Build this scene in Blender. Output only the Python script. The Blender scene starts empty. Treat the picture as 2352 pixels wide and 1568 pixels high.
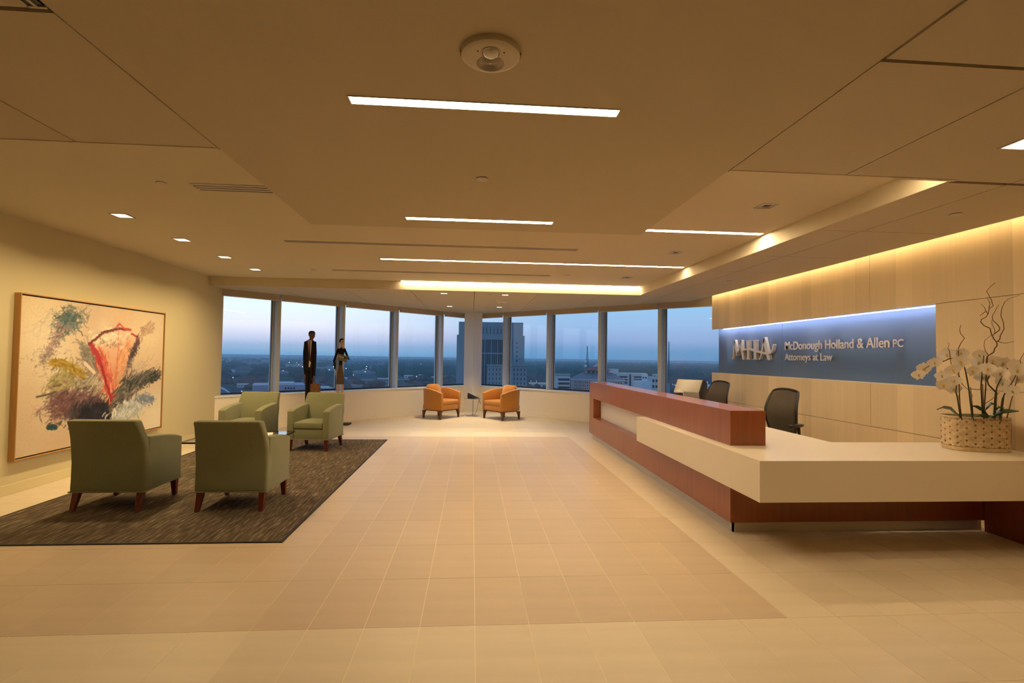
import bpy, bmesh, math, random
import numpy as np
from mathutils import Vector, Matrix, noise as mnoise

# ------------------------------------------------------------------ camera, sky, exposure
SC = bpy.context.scene
COL = SC.collection
PI = math.pi
FPX = 1200.0
cam_d = bpy.data.cameras.new('camera')
cam_d.sensor_width = 36.0
cam_d.sensor_fit = 'HORIZONTAL'
cam_d.lens = FPX / 2352.0 * 36.0
cam_d.clip_start = 0.05
cam_d.clip_end = 100000
cam = bpy.data.objects.new('camera', cam_d)
COL.objects.link(cam)
_y, _p, _r = math.radians(4.33), math.radians(1.79), math.radians(0.83)
_f = Vector((math.sin(_y) * math.cos(_p), math.cos(_y) * math.cos(_p), math.sin(_p)))
_rt0 = Vector((math.cos(_y), -math.sin(_y), 0))
_up0 = _rt0.cross(_f)
_rt = math.cos(_r) * _rt0 + math.sin(_r) * _up0
_up = -math.sin(_r) * _rt0 + math.cos(_r) * _up0
cam.matrix_world = Matrix(((_rt.x, _up.x, -_f.x, 0), (_rt.y, _up.y, -_f.y, 0), (_rt.z, _up.z, -_f.z, 1.5), (0, 0, 0, 1)))
SC.camera = cam
SC.view_settings.view_transform = 'Standard'
SC.view_settings.look = 'None'
SC.view_settings.gamma = 1.0
SC.view_settings.use_curve_mapping = False
SC.view_settings.exposure = 0.81
SC.cycles.use_denoising = True
SC.cycles.max_bounces = 7
SC.cycles.diffuse_bounces = 5
SC.cycles.glossy_bounces = 4
SC.cycles.transparent_max_bounces = 12
SC.cycles.sample_clamp_indirect = 4.0
SC.cycles.caustics_reflective = False
SC.cycles.caustics_refractive = False

def hexlin(r, g, b):
    f = lambda c: (c / 255 / 12.92) if c / 255 <= 0.04045 else ((c / 255 + 0.055) / 1.055) ** 2.4
    return (f(r), f(g), f(b), 1.0)

WARM = (1.0, 0.74, 0.41)
COOL = (0.96, 0.90, 1.0)
L_SLOT = 66.0       # ceiling light slots
L_COVE = 16.0       # slot beside the far fascia
L_WALL = 7.2       # strip above the wood wall
L_NICHE = 26.0       # strip above the glass panel
P_WASH = 12.0       # wall washers by the painting
P_FAR = 9.0        # downlights over the yellow chairs
P_NEAR = 2.2
SKY = 0.95

w = bpy.data.worlds.new('dusk_sky')
SC.world = w
w.use_nodes = True
nt = w.node_tree
nt.nodes.clear()
out = nt.nodes.new('ShaderNodeOutputWorld')
bg = nt.nodes.new('ShaderNodeBackground')
bg.inputs[1].default_value = SKY
tc = nt.nodes.new('ShaderNodeTexCoord')
sep = nt.nodes.new('ShaderNodeSeparateXYZ')
nt.links.new(tc.outputs['Generated'], sep.inputs[0])
def ramp(stops):
    r = nt.nodes.new('ShaderNodeValToRGB')
    el = r.color_ramp.elements
    while len(el) > 1:
        el.remove(el[-1])
    el[0].position = stops[0][0]
    el[0].color = stops[0][1]
    for p, c in stops[1:]:
        e = el.new(p)
        e.color = c
    return r
mp = nt.nodes.new('ShaderNodeMapRange')
mp.inputs[1].default_value = -0.02
mp.inputs[2].default_value = 0.38
nt.links.new(sep.outputs[2], mp.inputs[0])
def rp(z): return (z + 0.02) / 0.40
west = ramp([(0, hexlin(60, 120, 175)), (rp(0.0), hexlin(105, 165, 212)), (rp(0.012), hexlin(160, 195, 230)), (rp(0.028), hexlin(198, 205, 232)), (rp(0.05), hexlin(222, 224, 235)), (rp(0.085), hexlin(214, 228, 240)), (rp(0.13), hexlin(190, 217, 240)), (rp(0.3), hexlin(120, 165, 215))])
east = ramp([(0, hexlin(47, 99, 155)), (rp(0.0), hexlin(71, 133, 186)), (rp(0.015), hexlin(90, 142, 192)), (rp(0.035), hexlin(133, 156, 199)), (rp(0.06), hexlin(138, 169, 206)), (rp(0.1), hexlin(134, 176, 210)), (rp(0.15), hexlin(127, 172, 208)), (rp(0.3), hexlin(90, 137, 192))])
for r in (west, east):
    nt.links.new(mp.outputs[0], r.inputs[0])
mx = nt.nodes.new('ShaderNodeMapRange')
mx.interpolation_type = 'SMOOTHSTEP'
mx.inputs[1].default_value = -0.35
mx.inputs[2].default_value = 0.22
nt.links.new(sep.outputs[0], mx.inputs[0])
mixc = nt.nodes.new('ShaderNodeMixRGB')
nt.links.new(mx.outputs[0], mixc.inputs[0])
nt.links.new(west.outputs[0], mixc.inputs[1])
nt.links.new(east.outputs[0], mixc.inputs[2])
nt.links.new(mixc.outputs[0], bg.inputs[0])
nt.links.new(bg.outputs[0], out.inputs[0])

# ------------------------------------------------------------------ materials
def N(nt, t, **kw):
    n = nt.nodes.new(t)
    for k, v in kw.items():
        setattr(n, k, v)
    return n

def mat(name, col, rough=0.6, metal=0.0, spec=0.5, var=0.0, scale=(8, 8, 8), bump=0.0, bscale=60.0, rand=0.0, coat=0.0, det=4.0, sheen=0.0):
    m = bpy.data.materials.new(name)
    m.use_nodes = True
    t = m.node_tree
    b = t.nodes['Principled BSDF']
    b.inputs['Base Color'].default_value = col
    b.inputs['Roughness'].default_value = rough
    b.inputs['Metallic'].default_value = metal
    b.inputs['Specular IOR Level'].default_value = spec
    if coat:
        b.inputs['Coat Weight'].default_value = coat
        b.inputs['Coat Roughness'].default_value = 0.08
    if sheen:
        b.inputs['Sheen Weight'].default_value = sheen
    if var or rand:
        tcx = N(t, 'ShaderNodeTexCoord')
        mpx = N(t, 'ShaderNodeMapping')
        mpx.inputs['Scale'].default_value = scale
        t.links.new(tcx.outputs['Object'], mpx.inputs[0])
        nz = N(t, 'ShaderNodeTexNoise')
        nz.inputs['Scale'].default_value = 1.0
        nz.inputs['Detail'].default_value = det
        t.links.new(mpx.outputs[0], nz.inputs[0])
        mr = N(t, 'ShaderNodeMapRange')
        mr.inputs[1].default_value = 0.25
        mr.inputs[2].default_value = 0.75
        mr.inputs[3].default_value = 1 - var
        mr.inputs[4].default_value = 1 + var
        t.links.new(nz.outputs[0], mr.inputs[0])
        val = mr.outputs[0]
        if rand:
            oi = N(t, 'ShaderNodeObjectInfo')
            m2 = N(t, 'ShaderNodeMapRange')
            m2.inputs[3].default_value = 1 - rand
            m2.inputs[4].default_value = 1 + rand
            t.links.new(oi.outputs['Random'], m2.inputs[0])
            mm = N(t, 'ShaderNodeMath', operation='MULTIPLY')
            t.links.new(val, mm.inputs[0])
            t.links.new(m2.outputs[0], mm.inputs[1])
            val = mm.outputs[0]
        hs = N(t, 'ShaderNodeHueSaturation')
        hs.inputs['Color'].default_value = col
        t.links.new(val, hs.inputs['Value'])
        t.links.new(hs.outputs[0], b.inputs['Base Color'])
    if bump:
        tcx = N(t, 'ShaderNodeTexCoord')
        nz = N(t, 'ShaderNodeTexNoise')
        nz.inputs['Scale'].default_value = bscale
        nz.inputs['Detail'].default_value = 3
        t.links.new(tcx.outputs['Object'], nz.inputs[0])
        bp = N(t, 'ShaderNodeBump')
        bp.inputs['Strength'].default_value = bump
        bp.inputs['Distance'].default_value = 0.003
        t.links.new(nz.outputs[0], bp.inputs['Height'])
        t.links.new(bp.outputs[0], b.inputs['Normal'])
    return m

def emit(name, col, s):
    m = bpy.data.materials.new(name)
    m.use_nodes = True
    t = m.node_tree
    t.nodes.clear()
    o = N(t, 'ShaderNodeOutputMaterial')
    e = N(t, 'ShaderNodeEmission')
    e.inputs[0].default_value = (*col, 1)
    e.inputs[1].default_value = s
    t.links.new(e.outputs[0], o.inputs[0])
    return m

def glass(name, tint, refl=1.0, base=0.0):
    m = bpy.data.materials.new(name)
    m.use_nodes = True
    t = m.node_tree
    t.nodes.clear()
    o = N(t, 'ShaderNodeOutputMaterial')
    tr = N(t, 'ShaderNodeBsdfTransparent')
    tr.inputs[0].default_value = tint
    gl = N(t, 'ShaderNodeBsdfGlossy')
    gl.inputs['Roughness'].default_value = 0.0
    fr = N(t, 'ShaderNodeFresnel')
    fr.inputs[0].default_value = 1.5
    mu = N(t, 'ShaderNodeMath', operation='MULTIPLY_ADD')
    mu.inputs[1].default_value = refl
    mu.inputs[2].default_value = base
    t.links.new(fr.outputs[0], mu.inputs[0])
    ge = N(t, 'ShaderNodeNewGeometry')      # the rear face of the pane only lets light through
    fb = N(t, 'ShaderNodeMath', operation='SUBTRACT')
    fb.inputs[0].default_value = 1.0
    t.links.new(ge.outputs['Backfacing'], fb.inputs[1])
    m2 = N(t, 'ShaderNodeMath', operation='MULTIPLY')
    t.links.new(mu.outputs[0], m2.inputs[0])
    t.links.new(fb.outputs[0], m2.inputs[1])
    mx = N(t, 'ShaderNodeMixShader')
    t.links.new(m2.outputs[0], mx.inputs[0])
    t.links.new(tr.outputs[0], mx.inputs[1])
    t.links.new(gl.outputs[0], mx.inputs[2])
    t.links.new(mx.outputs[0], o.inputs[0])
    return m

def wood(name, c1, c2, strip_axis=None, strip=0.2, strip_amt=0.1, grain=(60, 60, 2.0), rough=0.4, coat=0.0, bandsoft=True):
    """veneer: stretched grain plus veneer leaves of slightly differing tone along one axis"""
    m = bpy.data.materials.new(name)
    m.use_nodes = True
    t = m.node_tree
    b = t.nodes['Principled BSDF']
    b.inputs['Roughness'].default_value = rough
    if coat:
        b.inputs['Coat Weight'].default_value = coat
        b.inputs['Coat Roughness'].default_value = 0.06
    g = N(t, 'ShaderNodeNewGeometry')
    mpx = N(t, 'ShaderNodeMapping')
    mpx.inputs['Scale'].default_value = grain
    t.links.new(g.outputs['Position'], mpx.inputs[0])
    nz = N(t, 'ShaderNodeTexNoise')
    nz.inputs['Scale'].default_value = 1.0
    nz.inputs['Detail'].default_value = 5
    t.links.new(mpx.outputs[0], nz.inputs[0])
    mr = N(t, 'ShaderNodeMapRange')
    mr.inputs[1].default_value = 0.3
    mr.inputs[2].default_value = 0.7
    t.links.new(nz.outputs[0], mr.inputs[0])
    mx = N(t, 'ShaderNodeMixRGB')
    mx.inputs[1].default_value = c1
    mx.inputs[2].default_value = c2
    t.links.new(mr.outputs[0], mx.inputs[0])
    col = mx.outputs[0]
    if strip_axis is not None:
        sp = N(t, 'ShaderNodeSeparateXYZ')
        t.links.new(g.outputs['Position'], sp.inputs[0])
        dv = N(t, 'ShaderNodeMath', operation='DIVIDE')
        dv.inputs[1].default_value = strip
        t.links.new(sp.outputs[strip_axis], dv.inputs[0])
        fl = N(t, 'ShaderNodeMath', operation='FLOOR')
        t.links.new(dv.outputs[0], fl.inputs[0])
        wn = N(t, 'ShaderNodeTexWhiteNoise', noise_dimensions='1D')
        t.links.new(fl.outputs[0], wn.inputs['W'])
        m2 = N(t, 'ShaderNodeMapRange')
        m2.inputs[3].default_value = 1 - strip_amt
        m2.inputs[4].default_value = 1 + strip_amt
        t.links.new(wn.outputs[0], m2.inputs[0])
        hs = N(t, 'ShaderNodeHueSaturation')
        t.links.new(col, hs.inputs['Color'])
        t.links.new(m2.outputs[0], hs.inputs['Value'])
        col = hs.outputs[0]
    t.links.new(col, b.inputs['Base Color'])
    return m

M = {}
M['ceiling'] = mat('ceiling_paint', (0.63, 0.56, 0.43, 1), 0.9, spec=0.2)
M['soffit'] = mat('soffit_shaded_paint', (0.52, 0.455, 0.335, 1), 0.9, spec=0.2)  # shade put into the colour, so the edge reads against the lit tray
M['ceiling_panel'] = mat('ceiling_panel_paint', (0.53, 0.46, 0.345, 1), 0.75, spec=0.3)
M['wall'] = mat('wall_paint', (0.63, 0.56, 0.36, 1), 0.85, spec=0.2)
M['wall_light'] = mat('parapet_paint', (0.86, 0.80, 0.71, 1), 0.85, spec=0.2)
M['wall_back'] = mat('lobby_back_wall', (0.42, 0.36, 0.28, 1), 0.9)
M['base'] = mat('baseboard_paint', (0.68, 0.60, 0.38, 1), 0.6)
M['column'] = mat('column_paint', (0.84, 0.81, 0.78, 1), 0.85, spec=0.2)
M['tile_field'] = mat('tile_field', (0.575, 0.455, 0.335, 1), 0.36, var=0.05, scale=(1.5, 9, 1), rand=0.035, spec=0.35)
M['tile_border'] = mat('tile_border', (0.70, 0.60, 0.46, 1), 0.36, var=0.05, scale=(1.5, 9, 1), rand=0.03, spec=0.35)
M['grout'] = mat('grout', (0.88, 0.77, 0.58, 1), 0.8)
M['maple'] = wood('maple_veneer', (0.735, 0.58, 0.36, 1), (0.76, 0.61, 0.385, 1), 1, 0.21, 0.11, (26, 26, 1.0), 0.42)
M['cherry'] = wood('cherry_veneer', (0.235, 0.060, 0.021, 1), (0.285, 0.082, 0.029, 1), 1, 0.6, 0.05, (28, 28, 1.6), 0.36, coat=0.22)
M['solid'] = mat('cream_solid_surface', (0.80, 0.72, 0.60, 1), 0.28, spec=0.5)
M['niche_back'] = mat('pale_back_panel', (0.80, 0.78, 0.76, 1), 0.35)
M['steel'] = mat('brushed_steel', (0.60, 0.57, 0.54, 1), 0.36, metal=0.7, var=0.06, scale=(2, 2, 90))
M['letter'] = mat('satin_metal_letter', (0.80, 0.71, 0.60, 1), 0.3, metal=0.45)
M['alu'] = mat('window_aluminium', (0.50, 0.54, 0.58, 1), 0.5, metal=0.25)
M['alu_dark'] = mat('dark_gasket', (0.02, 0.025, 0.03, 1), 0.6)
M['sill'] = mat('sill_paint', (0.82, 0.82, 0.82, 1), 0.35)
M['blind'] = mat('blind_fabric', (0.42, 0.36, 0.29, 1), 0.9, var=0.05, scale=(300, 300, 300))
M['glass'] = glass('window_glass', (0.95, 0.965, 0.97, 1), 1.1, 0.005)
M['glass_table'] = glass('table_glass', (0.88, 0.96, 0.92, 1), 1.3, 0.02)
M['glass_edge'] = mat('glass_edge', (0.006, 0.012, 0.010, 1), 0.6, spec=.1)
M['blueglass'] = mat('back_painted_blue_glass', (0.10, 0.155, 0.28, 1), 0.06, spec=0.6)
M['green'] = mat('sage_green_upholstery', (0.21, 0.215, 0.125, 1), 0.95, spec=0.15, var=0.14, scale=(170, 170, 170), bump=0.35, bscale=500, det=2, sheen=0.25)
M['orange'] = mat('mustard_upholstery', (0.47, 0.20, 0.034, 1), 0.85, spec=0.2, var=0.07, scale=(30, 30, 30), bump=0.1, bscale=300, sheen=0.3)
M['mahogany'] = mat('mahogany_leg', (0.12, 0.018, 0.012, 1), 0.3, var=0.15, scale=(40, 40, 5))
M['walnut'] = mat('walnut_leg', (0.11, 0.035, 0.014, 1), 0.35, var=0.15, scale=(40, 40, 5))
M['oak'] = mat('oak_frame', (0.50, 0.27, 0.09, 1), 0.45, var=0.12, scale=(50, 50, 4))
M['black'] = mat('black_plastic', (0.012, 0.012, 0.014, 1), 0.35)
M['blackedge'] = mat('black_edge', (0.008, 0.007, 0.006, 1), 0.6)
M['white'] = mat('white_plastic', (0.75, 0.72, 0.66, 1), 0.45)
M['trim_metal'] = mat('fixture_trim', (0.55, 0.50, 0.44, 1), 0.5)
M['speaker'] = mat('speaker_plastic', (0.58, 0.51, 0.39, 1), 0.5)
M['slot_dark'] = mat('diffuser_slot', (0.07, 0.05, 0.032, 1), 0.8)
M['void'] = mat('ceiling_void', (0.02, 0.015, 0.01, 1), 0.9)
M['can'] = mat('fixture_inside', (0.45, 0.40, 0.33, 1), 0.4, metal=0.3)
M['e_slot'] = emit('lamp_slot', WARM, L_SLOT)
M['e_far'] = emit('lamp_slot_far', WARM, 30.0)
M['e_near'] = emit('lamp_slot_near', WARM, 30.0)
M['e_low'] = emit('added_slot_dim', WARM, 4.0)
M['e_mid'] = emit('lamp_slot_half', WARM, 22.0)
M['e_cove'] = emit('lamp_cove', WARM, L_COVE)
M['e_wall'] = emit('lamp_wall_strip', (1.0, 0.72, 0.36), L_WALL)
M['e_niche'] = emit('lamp_niche', COOL, L_NICHE)
M['e_spot'] = emit('lamp_lens', (1.0, 0.84, 0.6), 2.2)
M['e_dot'] = emit('street_lamp', (1.0, 0.95, 0.8), 3.0)

# ------------------------------------------------------------------ mesh helpers
class MB:
    def __init__(s):
        s.v = []
        s.f = []
        s.M = None
    def add(s, vs, fs):
        k = len(s.v)
        if s.M is not None:
            vs = [tuple(s.M @ Vector(p)) for p in vs]
        s.v += [tuple(p) for p in vs]
        s.f += [tuple(i + k for i in q) for q in fs]
        return s
    def box(s, x0, x1, y0, y1, z0, z1):
        return s.add([(x0, y0, z0), (x1, y0, z0), (x1, y1, z0), (x0, y1, z0), (x0, y0, z1), (x1, y0, z1), (x1, y1, z1), (x0, y1, z1)],
                     [(3, 2, 1, 0), (4, 5, 6, 7), (0, 1, 5, 4), (1, 2, 6, 5), (2, 3, 7, 6), (3, 0, 4, 7)])
    def prism(s, poly, d0, d1, axis='z'):
        n = len(poly)
        def P(a, b, d):
            return (a, b, d) if axis == 'z' else ((d, a, b) if axis == 'x' else (a, d, b))
        vs = [P(a, b, d0) for a, b in poly] + [P(a, b, d1) for a, b in poly]
        fs = [tuple(range(n))[::-1], tuple(range(n, 2 * n))] + [(i, (i + 1) % n, n + (i + 1) % n, n + i) for i in range(n)]
        return s.add(vs, fs)
    def rings(s, rs, cap=True, closed=True):
        n = len(rs[0])
        vs = [p for r in rs for p in r]
        fs = []
        for k in range(len(rs) - 1):
            for i in range(n if closed else n - 1):
                j = (i + 1) % n
                fs.append((k * n + i, k * n + j, (k + 1) * n + j, (k + 1) * n + i))
        if cap:
            fs.append(tuple(range(n))[::-1])
            fs.append(tuple(range((len(rs) - 1) * n, len(rs) * n)))
        return s.add(vs, fs)
    def lathe(s, prof, n=24, c=(0, 0)):
        return s.rings([[(c[0] + r * math.cos(2 * PI * i / n), c[1] + r * math.sin(2 * PI * i / n), z) for i in range(n)] for r, z in prof])
    def ell(s, levels, n=16):
        """loft of ellipses: (cx, cy, z, rx, ry)"""
        return s.rings([[(cx + rx * math.cos(2 * PI * i / n), cy + ry * math.sin(2 * PI * i / n), z) for i in range(n)] for cx, cy, z, rx, ry in levels])
    def tube(s, pts, r, n=8):
        pts = [Vector(p) for p in pts]
        if not isinstance(r, (list, tuple)):
            r = [r] * len(pts)
        rs = []
        prev = None
        for i, p in enumerate(pts):
            d = (pts[min(i + 1, len(pts) - 1)] - pts[max(i - 1, 0)])
            d = d.normalized() if d.length > 1e-9 else Vector((0, 0, 1))
            if prev is None:
                a = Vector((0, 0, 1)) if abs(d.z) < 0.9 else Vector((1, 0, 0))
                u = d.cross(a).normalized()
            else:
                u = (prev - d * prev.dot(d)).normalized()
            prev = u
            v = d.cross(u)
            rs.append([tuple(p + (u * math.cos(2 * PI * k / n) + v * math.sin(2 * PI * k / n)) * r[i]) for k in range(n)])
        return s.rings(rs)
    def blob(s, c, r, seg=10, rings=6):
        rx, ry, rz = r if isinstance(r, (tuple, list)) else (r, r, r)
        rs = []
        for k in range(rings + 1):
            a = PI * k / rings
            q = max(math.sin(a), 0.02)
            rs.append([(c[0] + rx * q * math.cos(2 * PI * i / seg), c[1] + ry * q * math.sin(2 * PI * i / seg), c[2] - rz * math.cos(a)) for i in range(seg)])
        return s.rings(rs)
    def mesh(s, name, m, smooth=False, bevel=0.0, seg=2, angle=35):
        me = bpy.data.meshes.new(name)
        me.from_pydata(s.v, [], s.f)
        bm = bmesh.new()
        bm.from_mesh(me)
        bmesh.ops.recalc_face_normals(bm, faces=bm.faces)
        if bevel:
            es = [e for e in bm.edges if len(e.link_faces) == 2 and e.calc_face_angle(0) > math.radians(28)]
            bmesh.ops.bevel(bm, geom=es, offset=bevel, segments=seg, affect='EDGES', profile=0.5, clamp_overlap=True)
        bm.to_mesh(me)
        bm.free()
        if smooth or bevel:
            me.shade_smooth()
            me.set_sharp_from_angle(angle=math.radians(angle))
        if isinstance(m, (list, tuple)):
            for q in m:
                me.materials.append(q)
        else:
            me.materials.append(m)
        return me
    def build(s, name, m, parent=None, **kw):
        return link(name, s.mesh(name, m, **kw), parent)

def link(name, me, parent=None):
    o = bpy.data.objects.new(name, me)
    COL.objects.link(o)
    o.parent = parent
    return o

def tag(o, label, cat, group=None):
    o['label'] = label
    o['category'] = cat
    if group:
        o['group'] = group
    return o

def thing(name, label, cat, loc=(0, 0, 0), rz=0.0, group=None):
    o = bpy.data.objects.new(name, None)
    COL.objects.link(o)
    o.location = loc
    o.rotation_euler = (0, 0, rz)
    o.empty_display_size = 0.1
    return tag(o, label, cat, group)

def struct(name, label=None):
    o = bpy.data.objects.new(name, None)
    COL.objects.link(o)
    o['kind'] = 'structure'
    if label:
        o['label'] = label
    return o

def smesh(o, label=None):
    o['kind'] = 'structure'
    if label:
        o['label'] = label
    return o

def dup(root, loc, rz, label, group=None):
    r = root.copy()
    COL.objects.link(r)
    r.location = loc
    r.rotation_euler = (0, 0, rz)
    r['label'] = label
    if group:
        r['group'] = group
    for ch in list(root.children):
        c = ch.copy()
        COL.objects.link(c)
        c.parent = r
        for g in ch.children:
            d = g.copy()
            COL.objects.link(d)
            d.parent = c
    return r

def area(name, parent, loc, size, power, col=WARM, spread=180, aim=None, shape='SQUARE', sy=None):
    l = bpy.data.lights.new(name, 'AREA')
    l.shape = shape
    l.size = size
    if sy:
        l.shape = 'RECTANGLE'
        l.size_y = sy
    l.energy = power
    l.color = col
    l.spread = math.radians(spread)
    o = bpy.data.objects.new(name, l)
    COL.objects.link(o)
    o.parent = parent
    o.location = loc
    if aim is not None:
        o.rotation_euler = Vector(aim).to_track_quat('-Z', 'Y').to_euler()
    return o

def clampi(v, a, b): return max(a, min(b, v))

# ------------------------------------------------------------------ the setting: floor
ZC, ZU = 2.74, 2.90          # lower and recessed ceiling heights
XL, XW = -4.79, 4.70         # painted wall and veneer wall
TW, TL = 0.305, 0.635
floor = struct('floor', 'cream stone tile floor with a darker tiled field')
slab = MB().box(-6.5, 7.0, -3.0, 16.0, -0.2, -0.0012).build('grout_bed', M['grout'], floor)
slab['label'] = 'pale grout between the tiles'
def tile_mesh(m, nm):
    return MB().box(-TW / 2 + .0016, TW / 2 - .0016, -TL / 2 + .0016, TL / 2 - .0016, -0.012, 0.0).mesh(nm, m)
tm_f, tm_b = tile_mesh(M['tile_field'], 'tile_field'), tile_mesh(M['tile_border'], 'tile_border')
cells = []
for i in range(-21, 23):
    for j in range(-9, 21):
        cx, cy = 0.04 + TW * (i + .5), 2.98 + TL * (j + .5)
        fld = (-13 <= i < 6) and (0 <= j < 11)
        inside = XL - .1 < cx < 5.0 and cy < 15.6 - abs(cx - 0.02)
        if not inside:
            continue
        # seen from where one enters the lobby, not under rug or desk
        ang = math.degrees(math.atan2(cx, cy))
        seen = cy > 2.3 and -41 < ang < 49 and not (-4.1 < cx < -1.6 and 4.5 < cy < 9.4) and not (cx > 2.3 and cy > 4.5)
        cells.append((0 if seen else 1, cy, cx, fld))
cells.sort(key=lambda c: (c[0], c[1]))
rest_f, rest_b = MB(), MB()
for k, (hid, cy, cx, fld) in enumerate(cells):
    if k < 300 and not hid:
        o = link('tile', tm_f if fld else tm_b, floor)
        o.location = (cx, cy, 0)
    else:
        (rest_f if fld else rest_b).box(cx - TW / 2 + .0016, cx + TW / 2 - .0016, cy - TL / 2 + .0016, cy + TL / 2 - .0016, -0.012, 0.0)
o = rest_f.build('field_tiles', M['tile_field'], floor); o['kind'] = 'stuff'
o = rest_b.build('border_tiles', M['tile_border'], floor); o['kind'] = 'stuff'

# painted wall on the painting side, with baseboard
smesh(MB().box(XL - .2, XL, -3.0, 10.42, -.2, 3.2).build('wall_left', M['wall']), 'pale olive painted wall behind the painting')
b = MB().box(XL, XL + .012, -3.0, 10.42, 0, .108)
smesh(b.build('baseboard_left', M['base'], bevel=.003, seg=1), 'low painted baseboard along the olive wall')
# wall behind the camera and outer closing wall on the desk side
smesh(MB().box(-6, 7, -3.2, -3.0, -.2, 3.2).build('wall_back', M['wall_back']))
smesh(MB().box(6.4, 6.6, -3, 10, -.2, 3.2).build('wall_side', M['wall_light']))

# ------------------------------------------------------------------ window walls at 45 degrees
S2 = math.sqrt(.5)
PC, MC, GC = 10.60, 10.75, 10.93     # parapet, mullion face and glass distances from the camera's foot
def wall_frame(side):
    """local x runs along the wall towards the corner column, local y outward"""
    ux = Vector((S2, S2, 0)) if side == 'L' else Vector((-S2, S2, 0))
    n = Vector((-S2, S2, 0)) if side == 'L' else Vector((S2, S2, 0))
    return Matrix(((ux.x, n.x, 0, 0), (ux.y, n.y, 0, 0), (0, 0, 1, 0), (0, 0, 0, 1)))
corner_t = 10.49
SILL = .70
BL0 = 2.605
MULL = {'L': [3.55, 5.07, 6.57, 8.08, 9.59], 'R': [1.98, 3.49, 4.99, 6.50, 8.03, 9.53]}
ordn = {'L': 'first second third fourth fifth'.split(), 'R': 'sixth fifth fourth third second first'.split()}
wn = 0
for side in 'LR':
    WM = wall_frame(side)
    t0 = 3.62 if side == 'L' else 2.0
    nm = 'painting' if side == 'L' else 'desk'
    mb = MB(); mb.M = WM
    mb.box(t0, corner_t, PC, MC + .05, -.02, SILL - .03)
    smesh(mb.build('wall_window_' + ('left' if side == 'L' else 'right'), M['wall_light']), 'cream low wall under the windows')
    mb = MB(); mb.M = WM
    mb.box(t0, corner_t, PC - .012, PC, 0, .105)
    smesh(mb.build('baseboard_' + ('far_left' if side == 'L' else 'far_right'), M['wall_light'], bevel=.003, seg=1), 'cream baseboard under the windows')
    # sill
    mb = MB(); mb.M = WM
    mb.box(t0, corner_t, PC - .02, GC + .02, SILL - .03, SILL)
    smesh(mb.build('trim_1' if side == 'L' else 'trim_2', M['sill'], bevel=.004, seg=1), 'white window sill')
    # closing strip of wall above the glass
    mb = MB(); mb.M = WM
    mb.box(t0, corner_t + .3, GC - .02, GC + .2, 2.70, 3.2)
    smesh(mb.build('wall_head_' + ('left' if side == 'L' else 'right'), M['alu']))
    ms = MULL[side]
    ends = ms + [10.75]
    for k in range(len(ms)):
        a, b_ = ms[k], ends[k + 1]
        wn += 1
        win = struct('window_%d' % wn)
        MM = WM
        def part(name, m, boxes, **kw):
            q = MB(); q.M = MM
            for bx in boxes:
                q.box(*bx)
            return q.build(name, m, win, **kw)
        part('glass', M['glass'], [(a + .03, b_ - .03, GC, GC + .006, SILL + .02, 2.72)])
        part('frame', M['alu'], [(a + .03, a + .075, GC - .03, GC + .05, SILL, 2.72), (b_ - .075, b_ - .03, GC - .03, GC + .05, SILL, 2.72)])
        part('glazing_bead', M['alu_dark'], [(a + .03, b_ - .03, GC - .028, GC + .03, SILL, SILL + .035), (a + .075, a + .083, GC - .022, GC - .001, SILL + .035, 2.7), (b_ - .083, b_ - .075, GC - .022, GC - .001, SILL + .035, 2.7)])
        part('mullion', M['alu'], [(a - .042, a + .042, MC, GC + .08, SILL, 2.72)], bevel=.006, seg=1)
        rb = part('roller_blind', M['blind'], [(a + .022, min(b_ - .022, 10.40), MC - .05, MC - .045, BL0 + .02, ZC + .06)])
        q = MB(); q.M = MM
        q.box(a + .022, min(b_ - .022, 10.40), MC - .058, MC - .037, BL0, BL0 + .022)
        q.build('hem_bar', M['trim_metal'], rb)
# corner column
cc = MB()
cx0, cy0, h = 0.02, 14.52, .36
cc.prism([(cx0, cy0), (cx0 + .25, cy0 + .25), (cx0, cy0 + .9), (cx0 - .25, cy0 + .25)], -.02, ZC + .2)
smesh(cc.build('wall_corner', M['column']), 'pale square corner column between the two window walls')
cb = MB().prism([(cx0, cy0 - .017), (cx0 + .262, cy0 + .245), (cx0, cy0 + .5), (cx0 - .262, cy0 + .245)], 0, .105)
smesh(cb.build('baseboard_corner', M['column']))

# ------------------------------------------------------------------ ceilings
CP = struct('ceiling', 'beige panelled ceiling with a recessed central tray')
G = .005
def panel(poly, z0=ZC, z1=ZC + .055, m='ceiling_panel', nm='ceiling_panel'):
    cx = sum(p[0] for p in poly) / len(poly)
    cy = sum(p[1] for p in poly) / len(poly)
    q = []
    n = len(poly)
    for i in range(n):      # inset every corner by the joint
        p0, p1, p2 = Vector(poly[i - 1]), Vector(poly[i]), Vector(poly[(i + 1) % n])
        d1, d2 = (p0 - p1).normalized(), (p2 - p1).normalized()
        q.append(tuple(p1 + (d1 + d2) * G))
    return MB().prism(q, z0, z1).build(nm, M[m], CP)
yl = lambda x: x + 15.22
yr = lambda x: 15.22 - x
FY = 9.83
xs = [XL, -3.66, -2.40, -1.18, .02]
for a, b_ in zip(xs[:-1], xs[1:]):
    panel([(a, FY), (b_, FY), (b_, yl(b_)), (a, yl(a))])
xs = [.02, 1.25, 2.48, 3.65, 4.55]
for a, b_ in zip(xs[:3], xs[1:]):
    panel([(a, FY), (b_, FY), (b_, yr(b_)), (a, yr(a))])
ys = [3.30, 4.63, 5.87, 6.97, 8.2, FY]
for a, b_ in zip(ys[:-1], ys[1:]):
    panel([(3.20, a), (3.65, a), (3.65, b_), (3.20, b_)])
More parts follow.
